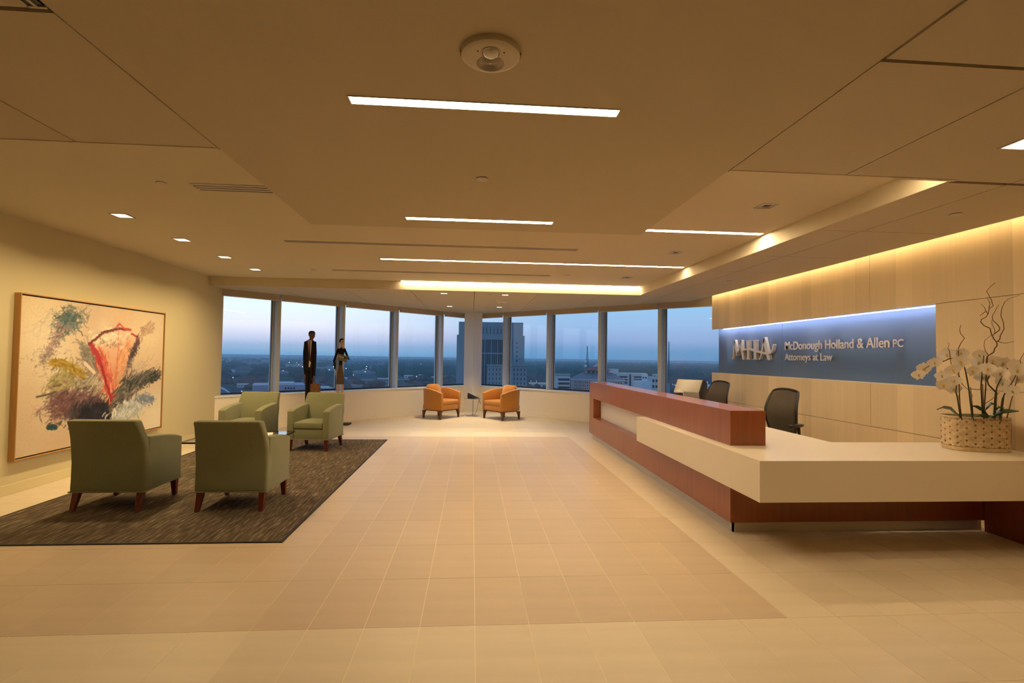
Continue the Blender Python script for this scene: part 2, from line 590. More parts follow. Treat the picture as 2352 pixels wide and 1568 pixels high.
for a, b_ in zip(ys[:-1], ys[1:]):
    panel([(3.65, a), (4.55, a), (4.55, b_), (3.65, b_)])
panel([(3.65, FY), (4.55, FY), (4.55, yr(4.55)), (3.65, yr(3.65))])
for (a, b_) in [(1.65, 2.44), (2.44, 3.65), (3.65, 4.55)]:
    panel([(a, 1.99), (b_, 1.99), (b_, 3.27), (a, 3.27)])
panel([(1.658, -3), (4.55, -3), (4.55, 1.978), (1.658, 1.978)])
for (a, b_) in [(-1.55, -2.36), (-2.36, XL)]:
    panel([(b_, 2.0), (a, 2.0), (a, 3.27), (b_, 3.27)])
panel([(XL, -3), (-1.62, -3), (-1.62, 1.985), (XL, 1.985)])
# central peninsula, plain plaster, same level
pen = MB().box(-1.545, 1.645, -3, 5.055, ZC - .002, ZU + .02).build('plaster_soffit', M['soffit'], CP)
# recessed tray and fascias
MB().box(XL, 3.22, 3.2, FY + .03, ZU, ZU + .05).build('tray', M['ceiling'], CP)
MB().box(3.20, 3.23, 3.26, FY + .03, ZC + .001, ZU + .02).build('fascia', M['ceiling'], CP)
MB().box(XL, 3.23, FY, FY + .03, ZC + .001, ZU + .02).build('fascia', M['ceiling'], CP)
MB().box(XL, -1.55, 3.24, 3.27, ZC - .004, ZU + .02).build('fascia', M['ceiling'], CP)
MB().box(1.65, 3.23, 3.24, 3.27, ZC - .004, ZU + .02).build('fascia', M['ceiling'], CP)
# backing above the panels (blocks the sky; its tone shows in the joints)
bk = MB().box(-6.2, 4.55, -3, FY + .02, ZU + .06, ZU + .3)
bk.box(-6.2, XL - .1, -3, 12, ZC + .04, ZU + .1)
bk.prism([(-6.2, FY + .025), (4.54, FY + .025), (4.54, 11.0), (.02, 15.5), (-5.2, 10.3), (-6.2, 10.3)], ZC + .06, ZC + .2)
bk.box(3.225, 4.54, -3, FY + .03, ZC + .06, ZC + .3)
bk.box(-1.6, 4.54, -3, 3.25, ZC + .06, ZC + .3)
bk.box(XL - .1, 1.7, -3, 3.25, ZC + .06, ZC + .3)
bk.box(4.55, 6.6, -3, 10.8, 2.98, 3.2)
bk.box(4.5, 4.546, -3, 10.65, ZC + .06, 3.0)
bk.box(4.75, 6.6, -3, 12, 2.90, 3.1)
bk.build('ceiling_backing', M['void'], CP)
# ceiling edge strip and slot roof over the veneer wall
MB().box(4.545, 4.552, -3, 10.66, ZC, ZC + .2).build('slot_edge', M['ceiling'], CP)
MB().box(4.55, 4.76, -3, 10.4, 2.95, 2.99).build('slot_roof', M['ceiling'], CP)

# ------------------------------------------------------------------ veneer wall on the desk side
WR = struct('wall_right', 'maple veneer wall with a long blue glass niche')
WY = 9.95
NZ0, NZ1, NY0, NY1 = 1.268, 2.112, 4.97, WY
def vpanel(y0, y1, z0, z1, x0=XW, x1=XW + .03):
    g = .0025
    return MB().box(x0, x1, y0 + g, y1 - g, z0 + g, z1 - g).build('veneer_panel', M['maple'], WR)
for y0, y1 in [(8.69, WY), (5.85, 8.69), (2.2, 5.85)]:
    vpanel(y0, y1, .755, NZ0)
for y0, y1 in [(8.9, WY), (7.07, 8.9), (4.30, 7.07), (1.5, 4.30), (-1, 1.5), (-3, -1)]:
    vpanel(y0, y1, 0.0, .755)
for y0, y1 in [(8.69, WY), (5.85, 8.69), (2.2, 5.85), (-1, 2.2), (-3, -1)]:
    vpanel(y0, y1, NZ1, 2.948)
for y0, y1 in [(2.2, NY0), (-1, 2.2), (-3, -1)]:
    vpanel(y0, y1, NZ0, NZ1)
for y0, y1 in [(-1, 2.2), (-3, -1)]:
    vpanel(y0, y1, .755, NZ0)
# core of the wall behind the panels, with the niche left open
core = MB()
core.box(XW + .03, 5.02, -3, WY - .002, 0, NZ0 - .002)
core.box(XW + .03, 5.02, -3, WY - .002, NZ1 + .03, 2.948)
core.box(XW + .03, 5.02, -3, NY0, NZ0 - .002, NZ1 + .03)
core.box(4.86, 5.02, NY0, WY - .002, NZ0 - .002, NZ1 + .03)
core.build('wall_core', M['maple'], WR)
MB().box(XW - .001, XW + .032, NY0, WY, NZ0 - .006, NZ0).build('niche_ledge', M['solid'], WR)
MB().box(XW - .001, XW + .03, NY0, WY, NZ1 - .0, NZ1 + .012).build('niche_valance', M['maple'], WR)
for y0, y1 in [(NY0, 7.826), (7.826, 9.93)]:
    MB().box(4.83, 4.845, y0 + .002, y1 - .002, NZ0, NZ1 + .03).build('glass_panel', M['blueglass'], WR)

# strip lights of this wall
t = thing('wall_washer_strip', 'long warm light strip hidden in the ceiling slot above the veneer wall', 'lamp', (4.585, 0, 0))
MB().box(0, .03, -2.8, 10.2, 2.80, 2.815).build('diffuser', M['e_wall'], t)
MB().box(-.015, .045, -2.8, 10.2, 2.816, 2.84).build('housing', M['trim_metal'], t)
t = thing('niche_strip_light', 'cool white light strip along the top of the blue glass niche', 'lamp', (4.735, 0, 0))
MB().box(0, .022, NY0 + .02, 9.9, NZ1 + .004, NZ1 + .012).build('diffuser', M['e_niche'], t)
MB().box(-.003, .05, NY0 + .02, 9.9, NZ1 + .012, NZ1 + .028).build('housing', M['trim_metal'], t)

# ------------------------------------------------------------------ sign on the blue glass
sign = thing('company_sign', 'brushed metal monogram and lettering mounted on the blue glass panel', 'sign', (4.80, 9.36, 0))
def text_parts(body, yoff, base, width, bold, depth=.010, nm='letter'):
    cu = bpy.data.curves.new('t', 'FONT')
    cu.body = body
    cu.size = 1.0
    cu.extrude = 0.06
    cu.offset = bold
    cu.resolution_u = 3
    ob = bpy.data.objects.new('t', cu)
    COL.objects.link(ob)
    dg = bpy.context.evaluated_depsgraph_get()
    dg.update()
    me = bpy.data.meshes.new_from_object(ob.evaluated_get(dg))
    bpy.data.objects.remove(ob)
    bm = bmesh.new()
    bm.from_mesh(me)
    bmesh.ops.remove_doubles(bm, verts=bm.verts, dist=1e-5)
    x0 = min(v.co.x for v in bm.verts)
    x1 = max(v.co.x for v in bm.verts)
    s = width / (x1 - x0)
    seen = set()
    for v0 in list(bm.verts):
        if v0 in seen:
            continue
        st, isl = [v0], []
        seen.add(v0)
        while st:
            v = st.pop()
            isl.append(v)
            for e in v.link_edges:
                u = e.other_vert(v)
                if u not in seen:
                    seen.add(u)
                    st.append(u)
        idx = {v: i for i, v in enumerate(isl)}
        vs = [(-(v.co.z / .06) * depth / 2, -(yoff + (v.co.x - x0) * s), base + v.co.y * s * TX_H) for v in isl]
        fs = [tuple(idx[v] for v in f.verts) for f in {f for v in isl for f in v.link_faces}]
        q = MB().add(vs, fs)
        link(nm, q.mesh(nm, M['letter']), sign)
    bm.free()
TX_H = 1.0
text_parts('McDonough Holland & Allen', 1.66, 1.684, 2.02, .012)
text_parts('PC', 3.735, 1.686, .14, .012)
text_parts('Attorneys at Law', 1.66, 1.524, 1.058, .004)

def stroke(pts, wds, nm, d=.045, off=0.0):
    """flat ribbon of given widths in the sign plane, extruded; pts are (along, z)"""
    P = [Vector(p) for p in pts]
    if not isinstance(wds, (list, tuple)):
        wds = [wds] * len(P)
    Lp, Rp = [], []
    for i, p in enumerate(P):
        dv = (P[min(i + 1, len(P) - 1)] - P[max(i - 1, 0)]).normalized()
        n = Vector((-dv.y, dv.x)) * wds[i] / 2
        Lp.append(p + n)
        Rp.append(p - n)
    poly = [(-a.x, a.y) for a in Lp] + [(-a.x, a.y) for a in reversed(Rp)]
    q = MB()
    n = len(P)
    for x in (-d / 2 + off, d / 2 + off):
        for a in Lp:
            q.v.append((x, -a.x, a.y))
        for a in Rp:
            q.v.append((x, -a.x, a.y))
    for i in range(n - 1):
        q.f += [(i, i + 1, n + i + 1, n + i), (2 * n + i, 3 * n + i, 3 * n + i + 1, 2 * n + i + 1), (i, 2 * n + i, 2 * n + i + 1, i + 1), (n + i, n + i + 1, 3 * n + i + 1, 3 * n + i)]
    q.f += [(0, n, 3 * n, 2 * n), (n - 1, 3 * n - 1, 4 * n - 1, 2 * n - 1)]
    return q.build(nm, M['letter'], sign)
def letter_poly(nm, strokes):
    q = MB()
    for pts, wd in strokes:
        o_ = stroke(pts, wd, nm)
        me = o_.data
        q.add([v.co[:] for v in me.vertices], [tuple(p.vertices) for p in me.polygons])
        bpy.data.objects.remove(o_)
    return q.build(nm, M['letter'], sign)
letter_poly('monogram_letter', [([(.06, 1.537), (.075, 1.545), (.10, 1.60), (.143, 1.871)], [.03, .03, .03, .035]), ([(.138, 1.875), (.255, 1.600)], .075), ([(.245, 1.600), (.378, 1.868)], .035), ([(.372, 1.872), (.40, 1.72), (.455, 1.545), (.49, 1.537)], [.075, .075, .07, .03])])
letter_poly('monogram_letter', [([(.615, 1.854), (.62, 1.54)], .085), ([(.555, 1.856), (.675, 1.856)], .016), ([(.56, 1.536), (.69, 1.536)], .016), ([(.835, 1.854), (.84, 1.54)], .085), ([(.775, 1.856), (.895, 1.856)], .016), ([(.78, 1.536), (.91, 1.536)], .016)])
letter_poly('monogram_letter', [([(.955, 1.537), (.985, 1.545), (1.03, 1.62), (1.115, 1.878)], [.03, .03, .035, .04]), ([(1.105, 1.885), (1.16, 1.75), (1.245, 1.55), (1.285, 1.537)], [.085, .085, .08, .03])])
stroke([(.405, 1.668), (.46, 1.69), (.528, 1.705), (.627, 1.711), (.708, 1.702), (.788, 1.686), (.867, 1.672), (1.019, 1.648), (1.167, 1.628), (1.253, 1.63), (1.324, 1.649), (1.373, 1.689), (1.40, 1.772)], [.012, .022, .028, .03, .03, .03, .03, .03, .032, .032, .034, .034, .03], 'monogram_swash', .05, -.008)
for a, z in [(.2, 1.72), (.42, 1.65), (.62, 1.7), (.84, 1.7), (1.06, 1.72), (1.2, 1.65)]:
    MB().tube([(.0, -a, z), (.031, -a, z)], .006, 6).build('standoff_pin', M['steel'], sign)

# ------------------------------------------------------------------ reception desk
desk = thing('reception_desk', 'long cherry wood reception desk with wrapped cream counter', 'desk', (2.27, 4.45, 0))
desk.location = (0, 0, 0)
DX, DY0, DY1 = 2.262, 4.43, 9.925
q = MB()
q.box(DX, DX + .55, DY0, DY1, .095, .41)
q.box(DX + .55, 4.68, DY0, DY0 + .03, .095, .456)
q.build('base_cabinet', M['cherry'], desk, bevel=.002, seg=1)
MB().box(DX, DX + .32, DY0 + .0, DY1, .762, 1.066).build('transaction_box', M['cherry'], desk, bevel=.002, seg=1)
MB().box(DX, DX + .32, 9.60, DY1 + .0, .41, .762).build('end_pier', M['cherry'], desk)
MB().box(DX + .14, DX + .16, 6.60, 9.60, .41, .762).build('niche_back', M['niche_back'], desk)
q = MB()
q.box(DX + .045, DX + .06, DY0 + .05, DY1 - .06, 0, .095)
q.box(DX + .045, 4.66, DY0 + .05, DY0 + .065, 0, .095)
q.build('kick_plate', M['steel'], desk)
# counter: L-shaped slab of solid surface with deep aprons
cz0, cz1 = .455, .762
CXL, CY0 = 2.14, 3.75
q = MB()
q.prism([(CXL, CY0), (XW - .002, CY0), (XW - .002, 4.63), (3.33, 4.63), (3.33, 9.9), (DX + .32, 9.9), (DX + .32, 6.655), (CXL, 6.655)], cz1 - .035, cz1 - .0)
q.box(CXL, CXL + .03, CY0, 6.655, cz0, cz1 - .035)
q.box(CXL + .03, XW - .002, CY0, CY0 + .03, cz0, cz1 - .035)
q.box(CXL + .03, DX + .13, 6.625, 6.655, cz0, cz1 - .035)
q.box(CXL + .03, XW - .002, CY0 + .03, DY0, cz0, cz0 + .02)
q.box(CXL + .03, DX, DY0, 6.625, cz0, cz0 + .02)
cnt = q.build('counter', M['solid'], desk)
cnt['label'] = 'cream solid surface counter'
MB().box(4.63, 4.695, 3.86, 4.42, 0, .454).build('end_support', M['cherry'], desk)
MB().box(3.30, 3.33, 4.66, 9.9, .45, .727).build('modesty_panel', M['cherry'], desk)
MB().box(DX + .56, 3.30, 9.87, 9.9, 0.0, .727).build('end_panel', M['cherry'], desk)

# ------------------------------------------------------------------ monitor on the desk
mon = thing('computer_monitor', 'silver backed computer monitor rising behind the desk top', 'monitor', (3.08, 7.16, cz1 + .001), math.radians(-53))
# side profile in (y, z): screen faces +y
prof = [(.06, .445), (.0, .47), (-.03, .462), (-.13, .30), (-.09, .10), (-.06, .03), (.085, .03), (.10, .05)]
q = MB()
q.prism([(p[0] - .008, p[1]) for p in prof[1:6]] + [(-.03, .03), (-.0, .455)], -.19, .19, 'x')
q.build('back_shell', M['white'] if False else mat('silver_plastic', (0.36, 0.34, 0.32, 1), 0.42, metal=0.3), mon, bevel=.006, seg=2)
MB().prism(prof, -.186, .205, 'x').build('casing', M['black'], mon, bevel=.006)
MB().box(-.17, .19, .072, .101, .06, .42).build('screen', M['black'], mon)
q = MB(); q.box(-.12, .12, -.08, .12, 0, .014); q.box(-.06, .06, -.05, .03, .014, .04)
q.build('stand', M['black'], mon, bevel=.004)
# small cream desk items beside it
tg = MB(); tg.box(-.035, .035, -.04, .04, 0, .335)
o = tg.build('paper_tray', M['white']); o.location = (2.86, 7.02, cz1 + .001); o.rotation_euler = (0, 0, .3)
tag(o, 'cream upright paper holder just in front of the silver monitor', 'organizer')
t = thing('tape_dispenser', 'small black and cream gadget on the ledge before the monitor', 'dispenser', (2.78, 6.88, cz1 + .001), .3)
MB().box(-.05, .05, -.04, .04, 0, .30).build('body', M['black'], t, bevel=.004)
MB().box(-.045, .045, -.045, .03, .30, .325).build('lid', M['white'], t, bevel=.004)

# ------------------------------------------------------------------ office chairs behind the desk
mesh_m = mat('chair_mesh_fabric', (0.075, 0.062, 0.045, 1), 0.9, var=0.2, scale=(260, 260, 260), sheen=.2)
frame_m = mat('chair_frame', (0.018, 0.018, 0.016, 1), 0.4)
def office_chair(label, loc, rz):
    t = thing('office_chair', label, 'chair', loc, rz, 'mesh office chairs behind the desk')
    # faces -y
    q = MB()
    for k in range(5):
        a = 2 * PI * k / 5 + .3
        q.tube([(0, 0, .12), (.16 * math.cos(a), .16 * math.sin(a), .105), (.29 * math.cos(a), .29 * math.sin(a), .075)], [.028, .022, .016], 8)
    q.build('star_base', frame_m, t, smooth=True)
    for k in range(5):
        a = 2 * PI * k / 5 + .3
        q = MB()
        c, s_ = math.cos(a) * .29, math.sin(a) * .29
        q.tube([(c - .022 * s_, s_ + .022 * c, .031), (c + .07 * s_, s_ - .07 * c, .031)], .03, 12)
        q.tube([(c, s_, .05), (c, s_, .08)], .01, 6)
        q.build('caster', M['black'], t, smooth=True)
    MB().tube([(0, 0, .1), (0, 0, .40)], [.025, .02], 12).build('gas_lift', frame_m, t, smooth=True)
    q = MB(); q.rings([[(x * sx, y * sx + .0, z) for x, y in [(-.24, -.22), (-.2, -.26), (.2, -.26), (.24, -.22), (.23, .2), (.19, .23), (-.19, .23), (-.23, .2)]] for z, sx in [(.40, .85), (.43, 1.0), (.47, 1.0), (.485, .93)]])
    q.build('seat', mesh_m, t, bevel=.01)
    # curved back
    def back(w_, u):   # w_ in -1..1, u 0..1
        z = .60 + u * .51
        hw = .165 + .028 * math.sin(PI * min(1, u * 1.1)) + .012 * u
        y = .20 + .045 * math.cos(u * 4.6 + .5) + .10 * u * u - .03 * (1 - w_ * w_)
        return (w_ * hw * (1 - .10 * max(0, u - .9) * 10 * abs(w_) ** 3), y, z + .035 * (1 - w_ ** 2) * max(0, u - .8) * 5)
    nu, nw = 14, 10
    q = MB()
    vs, fs = [], []
    for sgn in (0, .012):
        for i in range(nu + 1):
            for j in range(nw + 1):
                x, y, z = back(-1 + 2 * j / nw, i / nu)
                vs.append((x * .95, y + sgn, z))
    K = (nu + 1) * (nw + 1)
    for i in range(nu):
        for j in range(nw):
            a = i * (nw + 1) + j
            fs += [(a, a + 1, a + nw + 2, a + nw + 1), (K + a, K + a + nw + 1, K + a + nw + 2, K + a + 1)]
    q.add(vs, fs)
    q.build('back_mesh', mesh_m, t, smooth=True)
    q = MB()
    loop = [back(-1, i / 14) for i in range(15)] + [back(-1 + 2 * j / 10, 1) for j in range(1, 11)] + [back(1, 1 - i / 14) for i in range(1, 15)] + [back(1 - 2 * j / 10, 0) for j in range(1, 11)]
    q.tube([(x, y + .006, z) for x, y, z in loop], .017, 8)
    q.build('back_frame', frame_m, t, smooth=True)
    q = MB(); q.tube([(0, .02, .39), (0, .2, .40), (0, .30, .5), (0, .27, .62)], [.03, .028, .024, .02], 8)
    q.build('back_support', frame_m, t, smooth=True)
    for s in (-1, 1):
        q = MB(); q.tube([(s * .18, .04, .41), (s * .29, .05, .43), (s * .30, .06, .55), (s * .295, .04, .70)], [.016, .018, .017, .02], 8)
        ar = q.build('armrest', frame_m, t, smooth=True)
        q = MB(); q.rings([[(s * .295 + x * k, -.02 + y * k, z) for x, y in [(-.045, -.10), (-.03, -.14), (.03, -.14), (.045, -.1), (.045, .1), (.03, .135), (-.03, .135), (-.045, .1)]] for z, k in [(.70, .85), (.71, 1), (.725, 1), (.733, .9)]])
        q.build('arm_pad', M['black'], ar, smooth=True)
    return t
oc = office_chair('dark mesh office chair in the open behind the low counter', (3.84, 6.42, 0), math.radians(-58))
dup(oc, (4.08, 8.72, 0), math.radians(-60), 'dark mesh office chair half hidden behind the silver monitor')

# ------------------------------------------------------------------ rug
def rug_mat():
    m = bpy.data.materials.new('rug_weave')
    m.use_nodes = True
    t = m.node_tree
    b = t.nodes['Principled BSDF']
    b.inputs['Roughness'].default_value = 0.95
    b.inputs['Specular IOR Level'].default_value = 0.1
    g = N(t, 'ShaderNodeNewGeometry')
    fac = None
    for sc, d in (((150, 7.0, 1), 3), ((60, 3.0, 1), 2)):
        mpx = N(t, 'ShaderNodeMapping')
        mpx.inputs['Scale'].default_value = sc
        t.links.new(g.outputs['Position'], mpx.inputs[0])
        nz = N(t, 'ShaderNodeTexNoise')
        nz.inputs['Scale'].default_value = 1
        nz.inputs['Detail'].default_value = d
        t.links.new(mpx.outputs[0], nz.inputs[0])
        if fac is None:
            fac = nz.outputs[0]
        else:
            mm = N(t, 'ShaderNodeMath', operation='MULTIPLY_ADD')
            mm.inputs[1].default_value = .55
            t.links.new(nz.outputs[0], mm.inputs[0])
            m3 = N(t, 'ShaderNodeMath', operation='MULTIPLY')
            m3.inputs[1].default_value = .75
            t.links.new(fac, m3.inputs[0])
            t.links.new(m3.outputs[0], mm.inputs[2])
            fac = mm.outputs[0]
    cr = N(t, 'ShaderNodeValToRGB')
    el = cr.color_ramp.elements
    el[0].position, el[0].color = .40, (0.034, 0.027, 0.020, 1)
    el[1].position, el[1].color = .84, (0.32, 0.26, 0.19, 1)
    e = el.new(.62); e.color = (0.090, 0.068, 0.048, 1)
    e = el.new(.72); e.color = (0.150, 0.115, 0.080, 1)
    t.links.new(fac, cr.inputs[0])
    t.links.new(cr.outputs[0], b.inputs['Base Color'])
    return m
RX0, RX1, RY0, RY1 = -4.20, -1.485, 4.34, 9.54
rug = thing('area_rug', 'dark brown streaked rug under the four green armchairs', 'rug', (0, 0, 0))
MB().box(RX0 + .02, RX1 - .02, RY0 + .02, RY1 - .02, 0, .008).build('pile', rug_mat(), rug)
q = MB()
q.box(RX0, RX1, RY0, RY0 + .02, 0, .009); q.box(RX0, RX1, RY1 - .02, RY1, 0, .009)
q.box(RX0, RX0 + .02, RY0 + .02, RY1 - .02, 0, .009); q.box(RX1 - .02, RX1, RY0 + .02, RY1 - .02, 0, .009)
q.build('binding', M['blackedge'], rug)['label'] = 'black edge binding'

# ------------------------------------------------------------------ green armchairs (front faces local -y)
GZ = .0092
def green_chair(label, loc, rz):
    t = thing('armchair', label, 'armchair', loc, rz, 'sage green armchairs on the dark rug')
    gm = M['green']
    rear = [(.315, .175), (.310, .30), (.308, .45), (.318, .58), (.345, .68), (.385, .78), (.43, .858)]
    front = [(.325, .862), (.28, .76), (.215, .62), (.17, .45), (.165, .175)]
    def hw(z): return .332 - .03 * max(0, (z - .62) / .27)
    q = MB()
    pr = rear + front
    q.rings([[(s * hw(z), y, z) for y, z in pr] for s in (-1, 1)])
    q.build('backrest', gm, t, bevel=.022, seg=3)
    for s in (-1, 1):
        top = [(-.325, .615), (-.22, .645), (-.08, .668), (.08, .683), (.24, .692)]
        poly = [(-.325, .175)] + top + [(.27, .175)]
        q = MB().prism(poly, s * .232 if s > 0 else -.332, .332 if s > 0 else -.232, 'x')
        q.build('arm', gm, t, bevel=.016, seg=3)
    MB().box(-.232, .232, -.305, .18, .175, .335).build('seat_rail', gm, t, bevel=.01)
    q = MB()
    nx, ny = 10, 10
    vs, fs = [], []
    for s in (0, 1):
        for i in range(nx + 1):
            for j in range(ny + 1):
                x = -.229 + .458 * i / nx
                y = -.318 + .49 * j / ny
                d = (1 - (2 * i / nx - 1) ** 4) * (1 - (2 * j / ny - 1) ** 4)
                vs.append((x, y, .345 if s == 0 else .438 + .028 * d))
    K = (nx + 1) * (ny + 1)
    for i in range(nx):
        for j in range(ny):
            a = i * (ny + 1) + j
            fs += [(a, a + 1, a + ny + 2, a + ny + 1), (K + a, K + a + ny + 1, K + a + ny + 2, K + a + 1)]
    for i in range(nx):
        a = i * (ny + 1)
        fs += [(a, a + ny + 1, K + a + ny + 1, K + a), (a + ny, K + a + ny, K + a + 2 * ny + 1, a + 2 * ny + 1)]
    for j in range(ny):
        fs += [(j, K + j, K + j + 1, j + 1), (nx * (ny + 1) + j, nx * (ny + 1) + j + 1, K + nx * (ny + 1) + j + 1, K + nx * (ny + 1) + j)]
    q.add(vs, fs).build('seat_cushion', gm, t, bevel=.016, seg=2)
    for sx in (-1, 1):
        for y, dy in ((-.285, -.004), (.265, .055)):
            q = MB()
            x = sx * .285
            q.rings([[(x + a * .030 + 0, y + b_ * .030, .178) for a, b_ in ((-1, -1), (1, -1), (1, 1), (-1, 1))],
                     [(x + a * .019 + sx * .006, y + dy + b_ * .019, 0) for a, b_ in ((-1, -1), (1, -1), (1, 1), (-1, 1))]])
            lg = q.build('leg', M['mahogany'], t, bevel=.003, seg=1)
            lg['label'] = 'dark red wooden leg'
    wl = MB()
    wl.tube([(-.334, -.328, .18), (.334, -.328, .18), (.334, .318, .18), (-.334, .318, .18), (-.334, -.328, .18)], .006, 6)
    wl.build('welt', gm, t, smooth=True)
    return t
gc = green_chair('sage green armchair seen from behind, directly before the painting', (-3.395, 5.52, GZ), PI)
dup(gc, (-2.27, 5.50, GZ), PI, 'sage green armchair seen from behind, beside the rug corner and bare floor')
dup(gc, (-3.55, 8.73, GZ), math.radians(-4), 'sage green armchair facing the camera, nearest the olive wall end')
dup(gc, (-2.485, 8.67, GZ), math.radians(-7), 'sage green armchair facing the camera in front of the sculptures')

# ------------------------------------------------------------------ glass coffee table
ct = thing('coffee_table', 'square glass topped coffee table between the four green armchairs', 'table', (-3.025, 7.20, GZ))
MB().box(-.515, .515, -.515, .515, .39, .402).build('glass_top', M['glass_table'], ct)
q = MB()
for b_ in ((-.517, .517, -.517, -.515), (-.517, .517, .515, .517)):
    q.box(b_[0], b_[1], b_[2], b_[3], .384, .403)
for b_ in ((-.517, -.515, -.515, .515), (.515, .517, -.515, .515)):
    q.box(b_[0], b_[1], b_[2], b_[3], .384, .403)
q.build('glass_edge', M['glass_edge'], ct)
for sx in (-1, 1):
    for sy in (-1, 1):
        MB().box(sx * .29 - .025, sx * .29 + .025, sy * .36 - .025, sy * .36 + .025, 0, .389).build('leg', M['oak'], ct, bevel=.003, seg=1)
for a, b_ in (((-.265, .265), (-.375, -.345)), ((-.265, .265), (.345, .375))):
    MB().box(a[0], a[1], b_[0], b_[1], .30, .38).build('apron', M['oak'], ct)
for a, b_ in (((-.305, -.275), (-.335, .335)), ((.275, .305), (-.335, .335))):
    MB().box(a[0], a[1], b_[0], b_[1], .30, .38).build('apron', M['oak'], ct)
page = mat('magazine_paper', (0.80, 0.76, 0.68, 1), 0.5)
t = thing('magazine', 'white magazine lying on the glass coffee table', 'magazine', (-2.80, 7.36, GZ + .403), .3)
MB().box(-.105, .105, -.14, .14, 0, .004).build('pages', page, t)
MB().box(-.108, .108, -.143, .143, .004, .0052).build('cover', page, t)
t = thing('trinket_dish', 'small tan dish on the glass table near the olive wall', 'dish', (-3.42, 6.98, GZ + .403))
MB().lathe([(.03, 0), (.05, .012), (.055, .022), (.05, .022), (.03, .008), (.004, .006)], 18).build('bowl', M['oak'], t, smooth=True)

